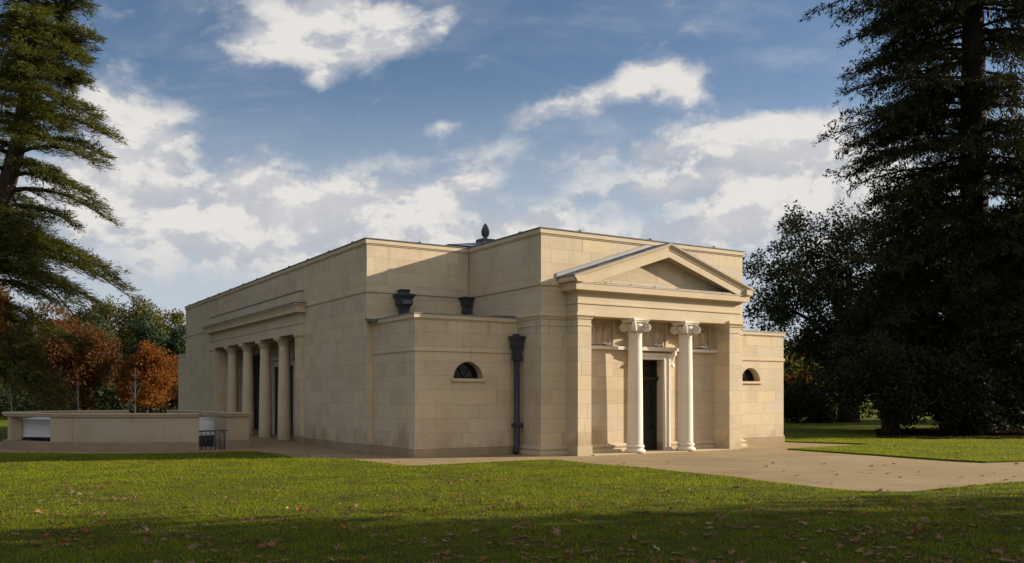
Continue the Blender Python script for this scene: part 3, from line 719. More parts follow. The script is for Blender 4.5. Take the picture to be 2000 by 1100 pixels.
for cu in (2.875, 4.735):
    col_o = empty('column', (cu, CV, 0)); col_o.parent = B
    bm = MB(); bm.lathe([(.0, .022), (.275, .022), (.285, .05), (.285, .075), (.265, .105), (.232, .112), (.226, .14), (.236, .158), (.255, .172), (.258, .195), (.245, .218), (.222, .228), (.222, .252), (.0, .252)], 0, 0, 48)
    wp(bm, 'base', 'column', col_o)
    prof = [(0, .25), (.219, .252), (.214, .285)] + [(.213 - .031 * q ** 1.7, .30 + 2.98 * q) for q in [i / 14 for i in range(15)]] + [(.195, 3.295), (.195, 3.32), (0, 3.32)]
    bm = MB(); bm.lathe(prof, 0, 0, 56); wp(bm, 'shaft', 'column', col_o)
    bm = MB(); bm.lathe([(.0, 3.315), (.185, 3.315), (.185, 3.45), (.20, 3.47), (.235, 3.51), (.235, 3.55), (.20, 3.575), (0, 3.575)], 0, 0, 40)
    # fluted neck
    for i in range(24):
        a = 2 * PI * i / 24; bm.tube([(.187 * math.cos(a), .187 * math.sin(a), 3.325), (.187 * math.cos(a), .187 * math.sin(a), 3.455)], .011, 5)
    for k in range(4):
        a = PI / 4 + k * PI / 2; volute(bm, .305 * math.cos(a), .305 * math.sin(a), 3.475, a, .135)
        # stalk of the volute running back under the abacus
        bm.tube([(.33 * math.cos(a), .33 * math.sin(a), 3.60), (.2 * math.cos(a), .2 * math.sin(a), 3.585), (0, 0, 3.57)], [.035, .05, .06], 8)
    ab = []
    for k in range(4):
        a0 = -PI * .75 + k * PI / 2
        c0 = (.40 * math.cos(a0), .40 * math.sin(a0)); c1 = (.40 * math.cos(a0 + PI / 2), .40 * math.sin(a0 + PI / 2))
        for q in (.05, .2, .35, .5, .65, .8, .95):
            x, y = c0[0] + (c1[0] - c0[0]) * q, c0[1] + (c1[1] - c0[1]) * q; m_ = a0 + PI / 4; ins = .030 * (1 - (2 * q - 1) ** 2)
            ab.append((x - math.cos(m_) * ins, y - math.sin(m_) * ins))
    n = len(ab)
    V = [(x * .93, y * .93, 3.60) for x, y in ab] + [(x * .97, y * .97, 3.635) for x, y in ab] + [(x * 1.06, y * 1.06, 3.655) for x, y in ab] + [(x * 1.07, y * 1.07, 3.712) for x, y in ab]
    F = [tuple(reversed(range(n)))] + [(r_ * n + i, r_ * n + (i + 1) % n, (r_ + 1) * n + (i + 1) % n, (r_ + 1) * n + i) for r_ in range(3) for i in range(n)] + [tuple(range(3 * n, 4 * n))]
    bm.add(V, F); wp(bm, 'capital', 'column', col_o)

# ledge, reliefs, door surround
bm = MB(); bm.sweep([(1.255, VB), (2.98, VB)], [(-.005, 2.865), (.13, 2.87), (.135, 2.945), (.12, 2.96), (-.005, 2.965)])
bm.sweep([(4.62, VB), (6.333, VB)], [(-.005, 2.865), (.13, 2.87), (.135, 2.945), (.12, 2.96), (-.005, 2.965)])
bm.sweep([(2.975, VB), (2.975, VB - .0), (4.625, VB)], [(-.005, 2.86), (.205, 2.866), (.215, 2.90), (.23, 2.955), (.2, 2.975), (-.005, 2.98)])
wp(bm, 'ledge', 'column')
def relief(u0, u1, seed, figs):
    rg = random.Random(seed); z0, z1 = 2.985, 3.69; nu, nz = 70, 84
    def body(x, z, cx, base, hgt, lean, drape):
        """height field of one draped standing figure"""
        q = (z - base) / hgt
        if q < -.02 or q > 1.05: return 0
        c = cx + lean * q
        wd = .115 - .045 * q if q < .78 else .05
        d_ = abs(x - c) / (wd * hgt * 2.0)
        h = 0
        if q < .84 and d_ < 1: h = .055 * math.sqrt(1 - d_ * d_) * (.75 + .25 * math.sin((x - c) * drape + q * 5)) 
        hd = math.hypot((x - c) / .62, (z - base - hgt * .915)) / (.078 * hgt)
        if hd < 1: h = max(h, .065 * math.sqrt(1 - hd * hd))
        for sgn in (-1, 1):                          # arms
            ex = c + sgn * .16 * hgt; ez = base + hgt * (.62 + .12 * sgn * math.sin(drape))
            tx, tz = c + sgn * .05 * hgt, base + hgt * .76
            L2 = (ex - tx) ** 2 + (ez - tz) ** 2; tt = max(0, min(1, ((x - tx) * (ex - tx) + (z - tz) * (ez - tz)) / L2))
            dd = math.hypot(x - tx - tt * (ex - tx), z - tz - tt * (ez - tz)) / (.035 * hgt + .004)
            if dd < 1: h = max(h, .05 * math.sqrt(1 - dd * dd))
        return h
    swirls = [(rg.uniform(u0, u1), rg.uniform(z0, z0 + .45), rg.uniform(.03, .06)) for _ in range(7)]
    V = []
    for j in range(nz + 1):
        for i in range(nu + 1):
            x = u0 + (u1 - u0) * i / nu; z = z0 + (z1 - z0) * j / nz; h = 0
            for fg in figs: h = max(h, body(x, z, *fg))
            for sx_, sz_, sr in swirls:
                dd = math.hypot(x - sx_, z - sz_) / sr
                if dd < 1: h = max(h, .045 * (1 - dd * dd) * (.6 + .4 * math.cos(dd * 9)))
            if i in (0, nu) or j in (0, nz): h = 0
            V.append((x, VB - .006 - h * 1.5, z))
    F = [(j * (nu + 1) + i, j * (nu + 1) + i + 1, (j + 1) * (nu + 1) + i + 1, (j + 1) * (nu + 1) + i) for j in range(nz) for i in range(nu)]
    bm = MB(); bm.add(V, F, True); rp = wp(bm, 'relief_panel', 'relief')
    bm = MB(); bm.box(u0 - .05, u0 - .002, VB - .055, VB + .002, 2.967, 3.70); bm.box(u1 + .002, u1 + .05, VB - .055, VB + .002, 2.967, 3.70); bm.box(u0, u1, VB - .05, VB + .002, 3.69, 3.702)
    wp(bm, 'panel_frame', 'dressed', rp)
    # one carved scroll stands proud of the field at the foot of each panel
    bm = MB(); c = u0 + (u1 - u0) * .72
    bm.tube([(c - .16, VB - .05, 3.02), (c - .10, VB - .12, 3.05), (c - .02, VB - .145, 3.005), (c + .05, VB - .15, 3.05), (c + .12, VB - .13, 3.0), (c + .19, VB - .08, 3.03)], [.015, .03, .034, .036, .03, .014], 7)
    wp(bm, 'carved_scroll', 'column', rp)
relief(1.56, 2.42, 4, [(1.72, 2.99, .66, -.03, 60), (1.95, 2.99, .56, .05, 75), (2.2, 2.99, .62, .03, 50)])
relief(3.22, 4.34, 7, [(3.45, 2.99, .6, .02, 66), (3.74, 2.99, .66, -.02, 58), (4.02, 2.99, .55, .03, 80), (4.2, 2.99, .47, .0, 70)])
relief(5.12, 6.06, 11, [(5.3, 2.99, .6, .03, 60), (5.56, 2.99, .66, .0, 72), (5.85, 2.99, .63, -.03, 55)])
DU0, DU1, DZ = 3.33, 4.28, 2.62
sur = empty('door_surround', (0, 0, 0)); sur.parent = B
for a0, a1 in ((DU0 - .22, DU0), (DU1, DU1 + .22)):
    bm = MB(); bm.box(a0, a1, VB - .075, VB + .001, .022, DZ + .18); s_ = a0 if a0 < DU0 - .1 else a1
    e0, e1 = (a0, a0 + .07) if a0 < DU0 - .1 else (a1 - .07, a1)
    bm.box(e0, e1, VB - .105, VB - .0752, .022, DZ + .18)
    wp(bm, 'jamb', 'column', sur)
bm = MB(); bm.box(DU0 + .002, DU1 - .002, VB - .075, VB + .001, DZ, DZ + .18); bm.box(DU0 - .15, DU1 + .15, VB - .105, VB - .0752, DZ + .11, DZ + .18); wp(bm, 'lintel', 'column', sur)
for sgn, ux in ((-1, DU0 - .30), (1, DU1 + .30)):
    bm = MB(); pts = []; rad = []
    for i in range(16):
        q = i / 15; z = 2.85 - .40 * q; pts.append((ux, VB - .07 - .085 * math.cos(q * PI * 1.05), z)); rad.append(.055 - .012 * math.sin(q * PI))
    bm.tube(pts, rad, 10)
    for (yy, zz, rr) in ((VB - .13, 2.80, .065), (VB - .055, 2.46, .052)): bm.tube([(ux - .062, yy, zz), (ux + .062, yy, zz)], rr, 14)
    wp(bm, 'console', 'column', sur)
# the door stands back in a stone reveal
DV = VB + .30
door = empty('door', (0, 0, 0)); door.parent = B
bm = MB(); v1 = DV - .012
bm.box(DU0, DU0 + .085, DV - .05, v1, .022, DZ); bm.box(DU1 - .085, DU1, DV - .05, v1, .022, DZ); bm.box(DU0 + .085, DU1 - .085, DV - .05, v1, DZ - .05, DZ); bm.box(DU0 - .0, DU1 + .04, DV - .12, v1, 2.03, 2.135)
wp(bm, 'door_frame', 'bronze', door)
mid = (DU0 + DU1) / 2
for a0, a1 in ((DU0 + .087, mid - .004), (mid + .004, DU1 - .087)):
    bm = MB(); bm.box(a0, a0 + .075, DV - .042, v1, .03, 2.028); bm.box(a1 - .075, a1, DV - .042, v1, .03, 2.028)
    bm.box(a0 + .075, a1 - .075, DV - .042, v1, .03, .62); bm.box(a0 + .075, a1 - .075, DV - .042, v1, 1.96, 2.028)
    for z in (1.01, 1.49): bm.box(a0 + .075, a1 - .075, DV - .036, v1, z, z + .03)
    bm.box(a0 + .12, a1 - .12, DV - .05, DV - .0421, .12, .52)
    lf = wp(bm, 'door_leaf', 'bronze', door)
    bm = MB(); bm.box(a0 + .07, a1 - .07, DV - .024, DV - .014, .6, 1.97); wp(bm, 'door_glass', 'glass', lf if False else door)
bm = MB(); bm.box(DU0 + .08, DU1 - .08, DV - .022, DV - .013, 2.13, DZ - .04); wp(bm, 'transom_glass', 'glass', door)
bm = MB()
for i in range(5):
    cx = DU0 + .17 + i * .153
    for sg in (-1, 1): bm.tube([(cx + sg * .076 * math.cos(a), DV - .035, 2.14 + .21 * (a / (PI / 2))) for a in [k * PI / 16 for k in range(9)]], .008, 5)
    for sg in (-1, 1): bm.tube([(cx + sg * .076 * math.sin(a), DV - .035, 2.35 + .21 * (a / (PI / 2))) for a in [k * PI / 16 for k in range(9)]], .008, 5)
    bm.tube([(cx, DV - .035, 2.14), (cx, DV - .035, DZ - .05)], .007, 5)
wp(bm, 'transom_grille', 'bronze', door)

# -- side porch: entablature, attic, Doric columns, antae, dark doors
F_ = -UM - .127; SV0, SV1 = 9.24, 21.50
SEN = [(-UM, SV1), (F_, SV1), (F_, SV0), (-UM, SV0)]
bm = MB(); bm.box(F_, -UM + .5, SV0, SV1, 3.66, 4.335); sent = wp(bm, 'entablature', 'dressed')
bm = MB(); bm.sweep(SEN, [(-.005, 3.965), (.026, 3.972), (.028, 4.012), (.008, 4.025), (-.005, 4.03)]); wp(bm, 'taenia', 'dressed', sent)
bm = MB(); bm.sweep(SEN, [(-.005, 4.27), (.018, 4.275), (.03, 4.30), (.06, 4.332), (.195, 4.336), (.20, 4.455), (.215, 4.47), (.222, 4.51), (.25, 4.55), (.285, 4.585), (.285, 4.61), (-.005, 4.615)]); wp(bm, 'cornice', 'dressed', sent)
bm = MB(); bm.sweep(SEN, [(-.1, 4.617), (.305, 4.617), (.305, 4.64), (-.1, 4.70)])
bm.sweep(SEN, [(-.2, 5.042), (.03, 5.042), (.03, 5.065), (-.2, 5.08)]); wp(bm, 'lead_edge', 'lead_dark', sent)
bm = MB(); bm.box(F_, -UM + .02, SV0, SV1, 4.60, 5.04); wp(bm, 'attic', 'ashlar', sent)
for a0, a1 in ((SV0, 9.78), (20.92, SV1)):
    bm = MB(); bm.box(F_, PU + .02, a0, a1, 0, 3.60); an = wp(bm, 'anta', 'ashlar')
    bm = MB(); bm.sweep([(-UM - .002, a1), (F_, a1), (F_, a0), (-UM - .002, a0)], [(-.005, 3.52), (.02, 3.54), (.035, 3.565), (.05, 3.60), (.05, 3.655), (-.005, 3.657)]); wp(bm, 'anta_cap', 'dressed', an)
for cv in (11.85, 14.16, 16.52, 18.86):
    co = empty('doric_column', (F_ + .30, cv, 0)); co.parent = B
    prof = [(0, .0), (.243, .002)] + [(.243 - .055 * q ** 1.6, .02 + 3.33 * q) for q in [i / 14 for i in range(15)]] + [(0, 3.36)]
    bm = MB(); bm.lathe(prof, 0, 0, 48); bm.lathe([(0, 1.748), (.2302, 1.748), (.2302, 1.752), (0, 1.752)], 0, 0, 48); wp(bm, 'shaft', 'dressed', co)
    bm = MB(); bm.lathe([(0, 3.345), (.193, 3.345), (.205, 3.36), (.195, 3.375), (.195, 3.42), (.222, 3.43), (.225, 3.45), (.26, 3.50), (.29, 3.54), (.292, 3.56), (0, 3.56)], 0, 0, 40)
    for i in range(26):
        a = 2 * PI * i / 26; x, y = .212 * math.cos(a), .212 * math.sin(a); bm.box(x - .012, x + .012, y - .012, y + .012, 3.385, 3.415)
    bm.box(-.30, .30, -.30, .30, 3.562, 3.659); wp(bm, 'capital', 'dressed', co)
bm = MB(); bm.box(PU - .03, PU + .02, 14.2, 16.6, 0, 2.75); sd_door = wp(bm, 'door', 'dark')
bm = MB(); bm.box(PU - .07, PU + .01, 13.95, 14.2, 0, 2.75); bm.box(PU - .07, PU + .01, 16.6, 16.85, 0, 2.75); bm.box(PU - .07, PU + .01, 13.95, 16.85, 2.752, 3.0); bm.box(PU - .22, PU + .01, 13.75, 17.05, 3.002, 3.10)
wp(bm, 'door_surround', 'dressed', sd_door)
for a, c in ((10.15, 13.35), (17.35, 20.6)):  # dark window panels added so the porch's back wall reads as shaded
    bm = MB(); bm.box(PU - .02, PU + .02, a, c, .12, 3.35); shade_sheet = wp(bm, 'window', 'dark')
    bm = MB(); n_ = 4
    for i in range(n_ + 1): q = a + (c - a) * i / n_; bm.box(PU - .06, PU - .021, q - .03, q + .03, .12, 3.35)
    for z in (.12, 1.2, 2.3, 3.31): bm.box(PU - .05, PU - .0205, a, c, z, z + .045)
    wp(bm, 'window_frame', 'bronze', shade_sheet)

# -- rainwater goods
def hopper(bm, u, v, zt, s=1.0, h=.50, pipe=.078, half=.175):
    q = lambda hw, z: [(u - hw, v - hw, z), (u + hw, v - hw, z), (u + hw, v + hw, z), (u - hw, v + hw, z)]
    lv = [(half * .95, zt), (half, zt - .03 * h), (half, zt - .09 * h), (half * .88, zt - .115 * h), (half * .88, zt - .155 * h), (half * .76, zt - .20 * h), (half * .72, zt - .23 * h), (half * .72, zt - .42 * h), (half * .76, zt - .435 * h), (half * .76, zt - .465 * h), (half * .62, zt - .52 * h), (half * .48, zt - .62 * h), (max(pipe * 1.1, half * .38), zt - .76 * h), (pipe * 1.12, zt - .94 * h), (pipe * 1.12, zt - h)]
    V = []; 
    for hw, z in lv: V += q(hw, z)
    n = len(lv)
    bm.add(V, [(0, 1, 2, 3)] + [(4 * r_ + i, 4 * r_ + (i + 1) % 4, 4 * r_ + 4 + (i + 1) % 4, 4 * r_ + 4 + i) for r_ in range(n - 1) for i in range(4)])
dp = empty('downpipe', (-.185, .90, 0)); dp.parent = B
bm = MB(); bm.tube([(0, 0, 2.60), (0, 0, .32), (-.03, -.03, .20), (-.085, -.075, .04)], .079, 14); wp(bm, 'pipe', 'iron', dp)
bm = MB(); hopper(bm, 0, 0, 3.20, h=.64, half=.18); bm.box(-.09, .06, -.06, .08, 3.18, 3.255); wp(bm, 'hopper', 'iron', dp)
for z in (2.53, .73):
    bm = MB(); bm.box(-.15, .183, -.035, .045, z, z + .12); bm.box(-.10, .10, -.095, .10, z + .012, z + .108); wp(bm, 'bracket', 'iron', dp)
for u_, v_, hf, zt, hh, pn in ((-2.26, VM - .30, .25, 4.47, .62, True), (-.185, VM - .20, .178, 4.51, .50, False)):
    hd = empty('rainwater_hopper', (u_, v_, 0)); hd.parent = B
    bm = MB(); hopper(bm, 0, 0, zt, h=hh, half=hf, pipe=.10); bm.tube([(0, 0, zt - hh + .05), (0, 0, 3.70)], .085, 12)
    if pn: bm.box(-.13, .13, -.10, .16, zt - .01, zt + .11); bm.box(-.15, .15, -.13, .2, zt + .10, zt + .125)
    wp(bm, 'hopper_box', 'iron', hd)
    if pn:
        bm = MB(); bm.box(-.13, .13, -.192, -.1845, zt - .29, zt - .185); wp(bm, 'date_plate', 'lead_dark', hd)
        bm = MB(); bm.tube([(0, 0, 3.86), (-.12, 0, 3.80), (-.2, 0, 3.74)], .08, 10); wp(bm, 'pipe_shoe', 'iron', hd)

# -- lantern roof and finial
bm = MB(); ru, rv, rh = 3.70, 9.29, 3.3
bm.box(ru - rh + .15, ru + rh - .15, rv - rh + .15, rv + rh - .15, ZC + .08, 6.46)
bm.add([(ru - rh, rv - rh, 6.47), (ru + rh, rv - rh, 6.47), (ru + rh, rv + rh, 6.47), (ru - rh, rv + rh, 6.47), (ru, rv, 7.30)], [(3, 2, 1, 0), (0, 1, 4), (1, 2, 4), (2, 3, 4), (3, 0, 4)])
lr = wp(bm, 'lantern_roof', 'lead_dark')
bm = MB(); bm.box(ru - .26, ru + .26, rv - .26, rv + .26, 7.18, 7.40)
bm.lathe([(0, 7.40), (.12, 7.40), (.085, 7.44), (.07, 7.47), (.10, 7.52), (.125, 7.60), (.132, 7.68), (.115, 7.78), (.085, 7.88), (.045, 7.965), (0, 8.02)], ru, rv, 20)
for k in range(6):
    for i in range(9):
        z = 7.54 + k * .068; a = 2 * PI * (i + .5 * (k % 2)) / 9; rr = (.112, .128, .132, .117, .096, .066)[k]
        bm.tube([(ru + rr * math.cos(a), rv + rr * math.sin(a), z), (ru + (rr + .012) * math.cos(a), rv + (rr + .012) * math.sin(a), z + .05)], [.045 * rr / .16, .006], 6)
wp(bm, 'finial', 'finial', lr)

# ------------------------------------------------------------------ the low oval enclosure left of the building
EC, EA, EB_ = (-11.2, 28.55), 4.62, 3.0
def ell(a): return (EC[0] + EA * math.cos(R(a)), EC[1] + EB_ * math.sin(R(a)))
def arc(a0, a1, st=4.0):
    n = max(2, int(abs(a1 - a0) / st) + 1); return [ell(a0 + (a1 - a0) * i / (n - 1)) for i in range(n)]
enc = empty('enclosure_wall', (EC[0], EC[1], 0)); tag(enc, 'low curved limestone wall with open bays at its left end', 'wall')
def ep(bm, name, mat, par):
    o = bm.build(name, M[mat]); o.parent = par; o.matrix_parent_inverse = Matrix.Translation(par.location).inverted(); return o
A0, A1 = -62, -243                                   # clockwise seen from above: outward lies on the left, so travel the other way
full = arc(A1, A0)
bm = MB(); bm.sweep(full, [(-.36, 0), (.05, 0), (.05, .235), (.035, .25), (-.36, .25)]); ep(bm, 'plinth', 'plinthstone', enc)
for a0, a1 in ((-117, -62), (-149, -144.5), (-243, -188)):
    bm = MB(); bm.sweep(arc(a0, a1), [(-.30, .252), (0, .252), (0, .962), (-.30, .962)]); ep(bm, 'pier' if a1 == -144.5 else 'wall_panel', 'ringstone', enc)
bm = MB(); bm.sweep(full, [(-.38, .965), (.035, .965), (.055, .99), (.055, 1.03), (.085, 1.045), (.085, 1.07), (.07, 1.085), (-.40, 1.085), (-.41, 1.045), (-.38, 1.03)]); ep(bm, 'coping', 'ringstone', enc)
far = empty('enclosure_wall', (-7.6, 26.6, 0)); tag(far, 'straight limestone parapet ending in a square pier beside the dark railing', 'wall')
wpth = [(-12.2, 31.9), (-11.2, 30.5), (-9.85, 28.75), (-8.35, 27.0)]
bm = MB(); bm.sweep(wpth, [(-.32, 0), (.04, 0), (.04, .25), (-.32, .25)]); ep(bm, 'plinth', 'plinthstone', far)
bm = MB(); bm.sweep(wpth, [(-.30, .252), (0, .252), (0, .962), (-.30, .962)]); ep(bm, 'wall_panel', 'ringstone', far)
bm = MB(); bm.sweep(wpth, [(-.36, .965), (.055, .965), (.055, 1.03), (.085, 1.045), (.085, 1.085), (-.40, 1.085), (-.40, 1.045), (-.36, 1.03)]); ep(bm, 'coping', 'ringstone', far)
bm = MB(); dx, dy = .62, -.78; px_, py_ = .78, .62
c0 = (-8.26, 26.98)
pq = lambda s_, o_: (c0[0] + dx * s_ + px_ * o_, c0[1] + dy * s_ + py_ * o_)
bm.prism([pq(-.4, -.36), pq(.1, -.36), pq(.1, .33), pq(-.4, .33)], .25, .962); ep(bm, 'end_pier', 'ringstone', far)
bm = MB(); bm.prism([pq(-.43, -.40), pq(.13, -.40), pq(.13, .37), pq(-.43, .37)], 0, .248); ep(bm, 'pier_plinth', 'plinthstone', far)
bm = MB(); bm.prism([pq(-.42, -.42), pq(.16, -.42), pq(.16, .39), pq(-.42, .39)], .966, 1.04); bm.prism([pq(-.42, -.46), pq(.20, -.46), pq(.20, .43), pq(-.42, .43)], 1.042, 1.087); ep(bm, 'pier_coping', 'ringstone', far)
rl = empty('railing', (-9.1, 26.15, 0)); tag(rl, 'short black iron railing with six uprights across the enclosure opening', 'railing')
bm = MB(); bm.tube([(-9.18, 26.2, .545), (-8.38, 26.35, .575), (-8.33, 26.36, .55)], .018, 8); bm.tube([(-8.5, 26.33, .565), (-8.44, 26.34, .50), (-8.42, 26.345, .52)], .02, 6); ep(bm, 'top_rail', 'iron', rl)
for i in range(6):
    x = -9.07 + i * .128; bm = MB(); bm.tube([(x, 26.2 + (x + 9.18) * .19, 0), (x, 26.2 + (x + 9.18) * .19, .55)], .014, 6); ep(bm, 'upright', 'iron', rl)
def white_box(x, y, rz, wd, label):
    o = empty('panelled_box', (x, y, 0), rz); tag(o, label, 'box', 'white boxes inside the oval enclosure')
    bm = MB(); bm.box(-wd / 2, wd / 2, 0, .55, .355, .86); bm.build('body', M['white'], o)
    bm = MB(); e = .05
    for (a0, a1, b0, b1) in ((-wd / 2, wd / 2, .80, .862), (-wd / 2, wd / 2, .345, .385), (-wd / 2, -wd / 2 + .06, .387, .798), (wd / 2 - .06, wd / 2, .387, .798)): bm.box(a0, a1, -.045, -.001, b0, b1)
    bm.box(-wd / 2 + .06, wd / 2 - .06, -.022, -.001, .387, .41); bm.box(-wd / 2 - .02, wd / 2 + .02, -.06, .57, .863, .885)
    bm.build('panel_frame', M['white'], o)
    for s_ in (-1, 1): 
        bm = MB(); bm.box(s_ * wd * .36 - .12, s_ * wd * .36 + .12, .05, .5, 0, .343); bm.build('foot', M['iron'], o)
white_box(-14.15, 26.95, R(-16), 1.45, 'white panelled box on dark feet in the wide open bay')
white_box(-15.15, 28.35, R(-74), 1.2, 'white panelled box glimpsed past the narrow left pier')
white_box(-9.95, 28.15, R(-52), .8, 'white panelled box seen above the black railing')

# ------------------------------------------------------------------ trees
def tree_root(name, x, y, label, cat='tree', group=None):
    o = empty(name, (x, y, 0)); tag(o, label, cat, group); return o
def trunk_part(bm, mat, root, name='trunk'):
    o = bm.build(name, mat, root); return o

def clump_leaves(cent, rad, per, ls, rng, outward=None, flat=1.0, droop=0.0, squash=1.0):
    n = len(cent) * per
    c = np.repeat(cent, per, 0); r = np.repeat(rad, per)[:, None]
    d = unit(rng.normal(size=(n, 3))); q = rng.uniform(0, 1, (n, 1)) ** .5
    p = c + d * q * r * np.array([1, 1, squash])
    D = d * .8 + rng.normal(size=(n, 3)) * .6; D[:, 2] -= droop
    L = ls * rng.uniform(.6, 1.3, n); return leaf_geo(p, D, L, L * rng.uniform(.5, .75, n), rng)

def broadleaf(name, label, x, y, H, rx, rz, zc, leafm, barkm, seed, lobes=9, clumps=150, per=110, ls=.24, cr=.75, tr=.3, ry=None, group=None, cat='tree', lobe_r=.5, stems=1, low=None, squash=1.0):
    rng = np.random.default_rng(seed); root = tree_root(name, x, y, label, cat, group); ry = ry or rx
    lb = unit(rng.normal(size=(lobes, 3))); lb[:, 2] = lb[:, 2] * .9 + .05
    lc = lb * rng.uniform(.45, .72, (lobes, 1)); lr = rng.uniform(.75, 1.25, lobes) * lobe_r
    which = rng.integers(0, lobes, clumps); d = unit(rng.normal(size=(clumps, 3))) * rng.uniform(0, 1, (clumps, 1)) ** .45
    cc = lc[which] + d * lr[which][:, None]
    cc = cc[np.linalg.norm(cc, axis=1) < 1.08]
    cent = cc * np.array([rx, ry, rz]) + np.array([0, 0, zc])
    if low is not None: cent = cent[cent[:, 2] > low + rng.uniform(-.3, .5, len(cent))]
    rad = rng.uniform(.55, 1.25, len(cent)) * cr
    V, Fq = clump_leaves(cent, rad, per, ls, rng, squash=squash)
    crown = mesh_np('crown', V, Fq, leafm, parent=root)
    bm = MB(); top = zc + rz * .35
    for s_ in range(stems):
        ang = 2 * PI * s_ / max(1, stems); lean = .12 * rx if stems > 1 else 0
        P_ = [(math.cos(ang) * lean * q * 2 + .12 * math.sin(q * 5 + seed), math.sin(ang) * lean * q * 2 + .1 * math.cos(q * 4 + seed) - .1, q * top) for q in [i / 7 for i in range(8)]]
        rr = [tr * (1.35 if q == 0 else 1.0 - .75 * q) for q in [i / 7 for i in range(8)]]
        bm.tube(P_, rr, 9)
        for i in range(lobes):
            if stems > 1 and i % stems != s_: continue
            e_ = lc[i] * np.array([rx, ry, rz]) + np.array([0, 0, zc]); q = min(.95, max(.25, (e_[2] / top) * .62)); k = int(q * 7); b0 = Vector(P_[k])
            e_ = Vector(e_); m_ = b0.lerp(e_, .5) + Vector((0, 0, .1 * (e_ - b0).length))
            r0 = rr[k] * .55; bm.tube([b0, m_, e_], [r0, r0 * .65, r0 * .3], 6)
            near = np.argsort(np.linalg.norm(cent - np.array(e_), axis=1))[:6]
            for c_ in near:
                c_ = Vector(cent[c_]); bm.tube([e_, e_.lerp(c_, .5) + Vector((0, 0, .12)), c_], [r0 * .3, r0 * .18, .012], 5)
    trunk_part(bm, barkm, root)
    return root

def bough_foliage(start, tip, width, rng, sag, nb, pts, per, ls, planar=.25, droop=.1, up=.15, wr=.24, tipdroop=0.0):
    """flat spray of needle shoots along a bough; returns shoots (P, D, L, W) and the bough axis"""
    start = np.array(start); tip = np.array(tip); L = np.linalg.norm(tip - start); ax = (tip - start) / L
    side = np.cross(ax, [0, 0, 1]); side /= np.linalg.norm(side); upv = np.cross(side, ax)
    def axis(q): return start + (tip - start) * q + np.array([0, 0, 1.0]) * (sag * L * 4 * q * (1 - q) * .25) - np.array([0, 0, 1.0]) * tipdroop * L * q ** 3
    PS, DS = [], []
    tw = []
    for i in range(nb):
        q = .16 + .84 * ((i + rng.uniform(0, 1)) / nb); s_ = 1 if i % 2 else -1
        base = axis(q); prof = min(1.0, q * 2.2) * (1 - .78 * max(0, q - .35) / .65)
        l = width * prof * rng.uniform(.6, 1.15) + .15
        d_ = side * s_ * rng.uniform(.55, 1.0) + ax * rng.uniform(.5, 1.1) + upv * rng.normal() * planar * .6; d_ /= np.linalg.norm(d_)
        tw.append((base, base + d_ * l - np.array([0, 0, droop * l])))
        n = max(2, int(pts * (l / width + .15)))
        tt = rng.uniform(.05, 1.0, n)
        pp = base + d_ * (tt * l)[:, None] - np.array([0, 0, 1.0]) * (droop * l * tt ** 2)[:, None]
        pp = np.repeat(pp, per, 0) + rng.normal(size=(n * per, 3)) * np.array([.10, .10, .05])
        dd = d_ + rng.normal(size=(n * per, 3)) * np.array([.55, .55, planar]) + np.array([0, 0, up])
        PS.append(pp); DS.append(dd)
    return np.concatenate(PS), np.concatenate(DS), axis, tw

def conifer(name, label, x, y, trunk_pts, trunk_r, boughs, leafm, barkm, seed, nb=26, pts=7, per=4, ls=.2, lw=.3, width=1.3, sag=.3, planar=.25, droop=.15, up=.15, tipdroop=0.0, bough_r=.07, group=None):
    rng = np.random.default_rng(seed); root = tree_root(name, x, y, label, 'tree', group)
    tp = [Vector(p) for p in trunk_pts]
    bm = MB(); bm.tube(tp, trunk_r, 14)
    def trunk_at(z):
        for a, c in zip(tp[:-1], tp[1:]):
            if a.z <= z <= c.z: return a.lerp(c, (z - a.z) / max(1e-6, c.z - a.z))
        return tp[-1] if z > tp[-1].z else tp[0]
    AP, AD = [], []
    for (z0, tip, wsc) in boughs:
        st = trunk_at(z0)
        Pq, Dq, axis, tw = bough_foliage(st, tip, width * wsc, rng, sag, int(nb * (.5 + .5 * wsc)), pts, per, ls, planar, droop, up, tipdroop=tipdroop)
        AP.append(Pq); AD.append(Dq)
        bm.tube([axis(q) for q in (0, .2, .4, .6, .8, .97)], [bough_r * (1 - .85 * q) * (.6 + .4 * wsc) for q in (0, .2, .4, .6, .8, .97)], 6)
        for a, c in tw[::2]: bm.tube([a, c], [.018, .006], 4)
    P_ = np.concatenate(AP); D_ = np.concatenate(AD); n = len(P_)
    L = ls * rng.uniform(.55, 1.3, n)
    V, Fq = leaf_geo(P_, D_, L, L * lw * rng.uniform(.7, 1.2, n), rng, up=np.array([0, 0, 1.0]))
    mesh_np('crown', V, Fq, leafm, parent=root)
    trunk_part(bm, barkm, root)
    return root

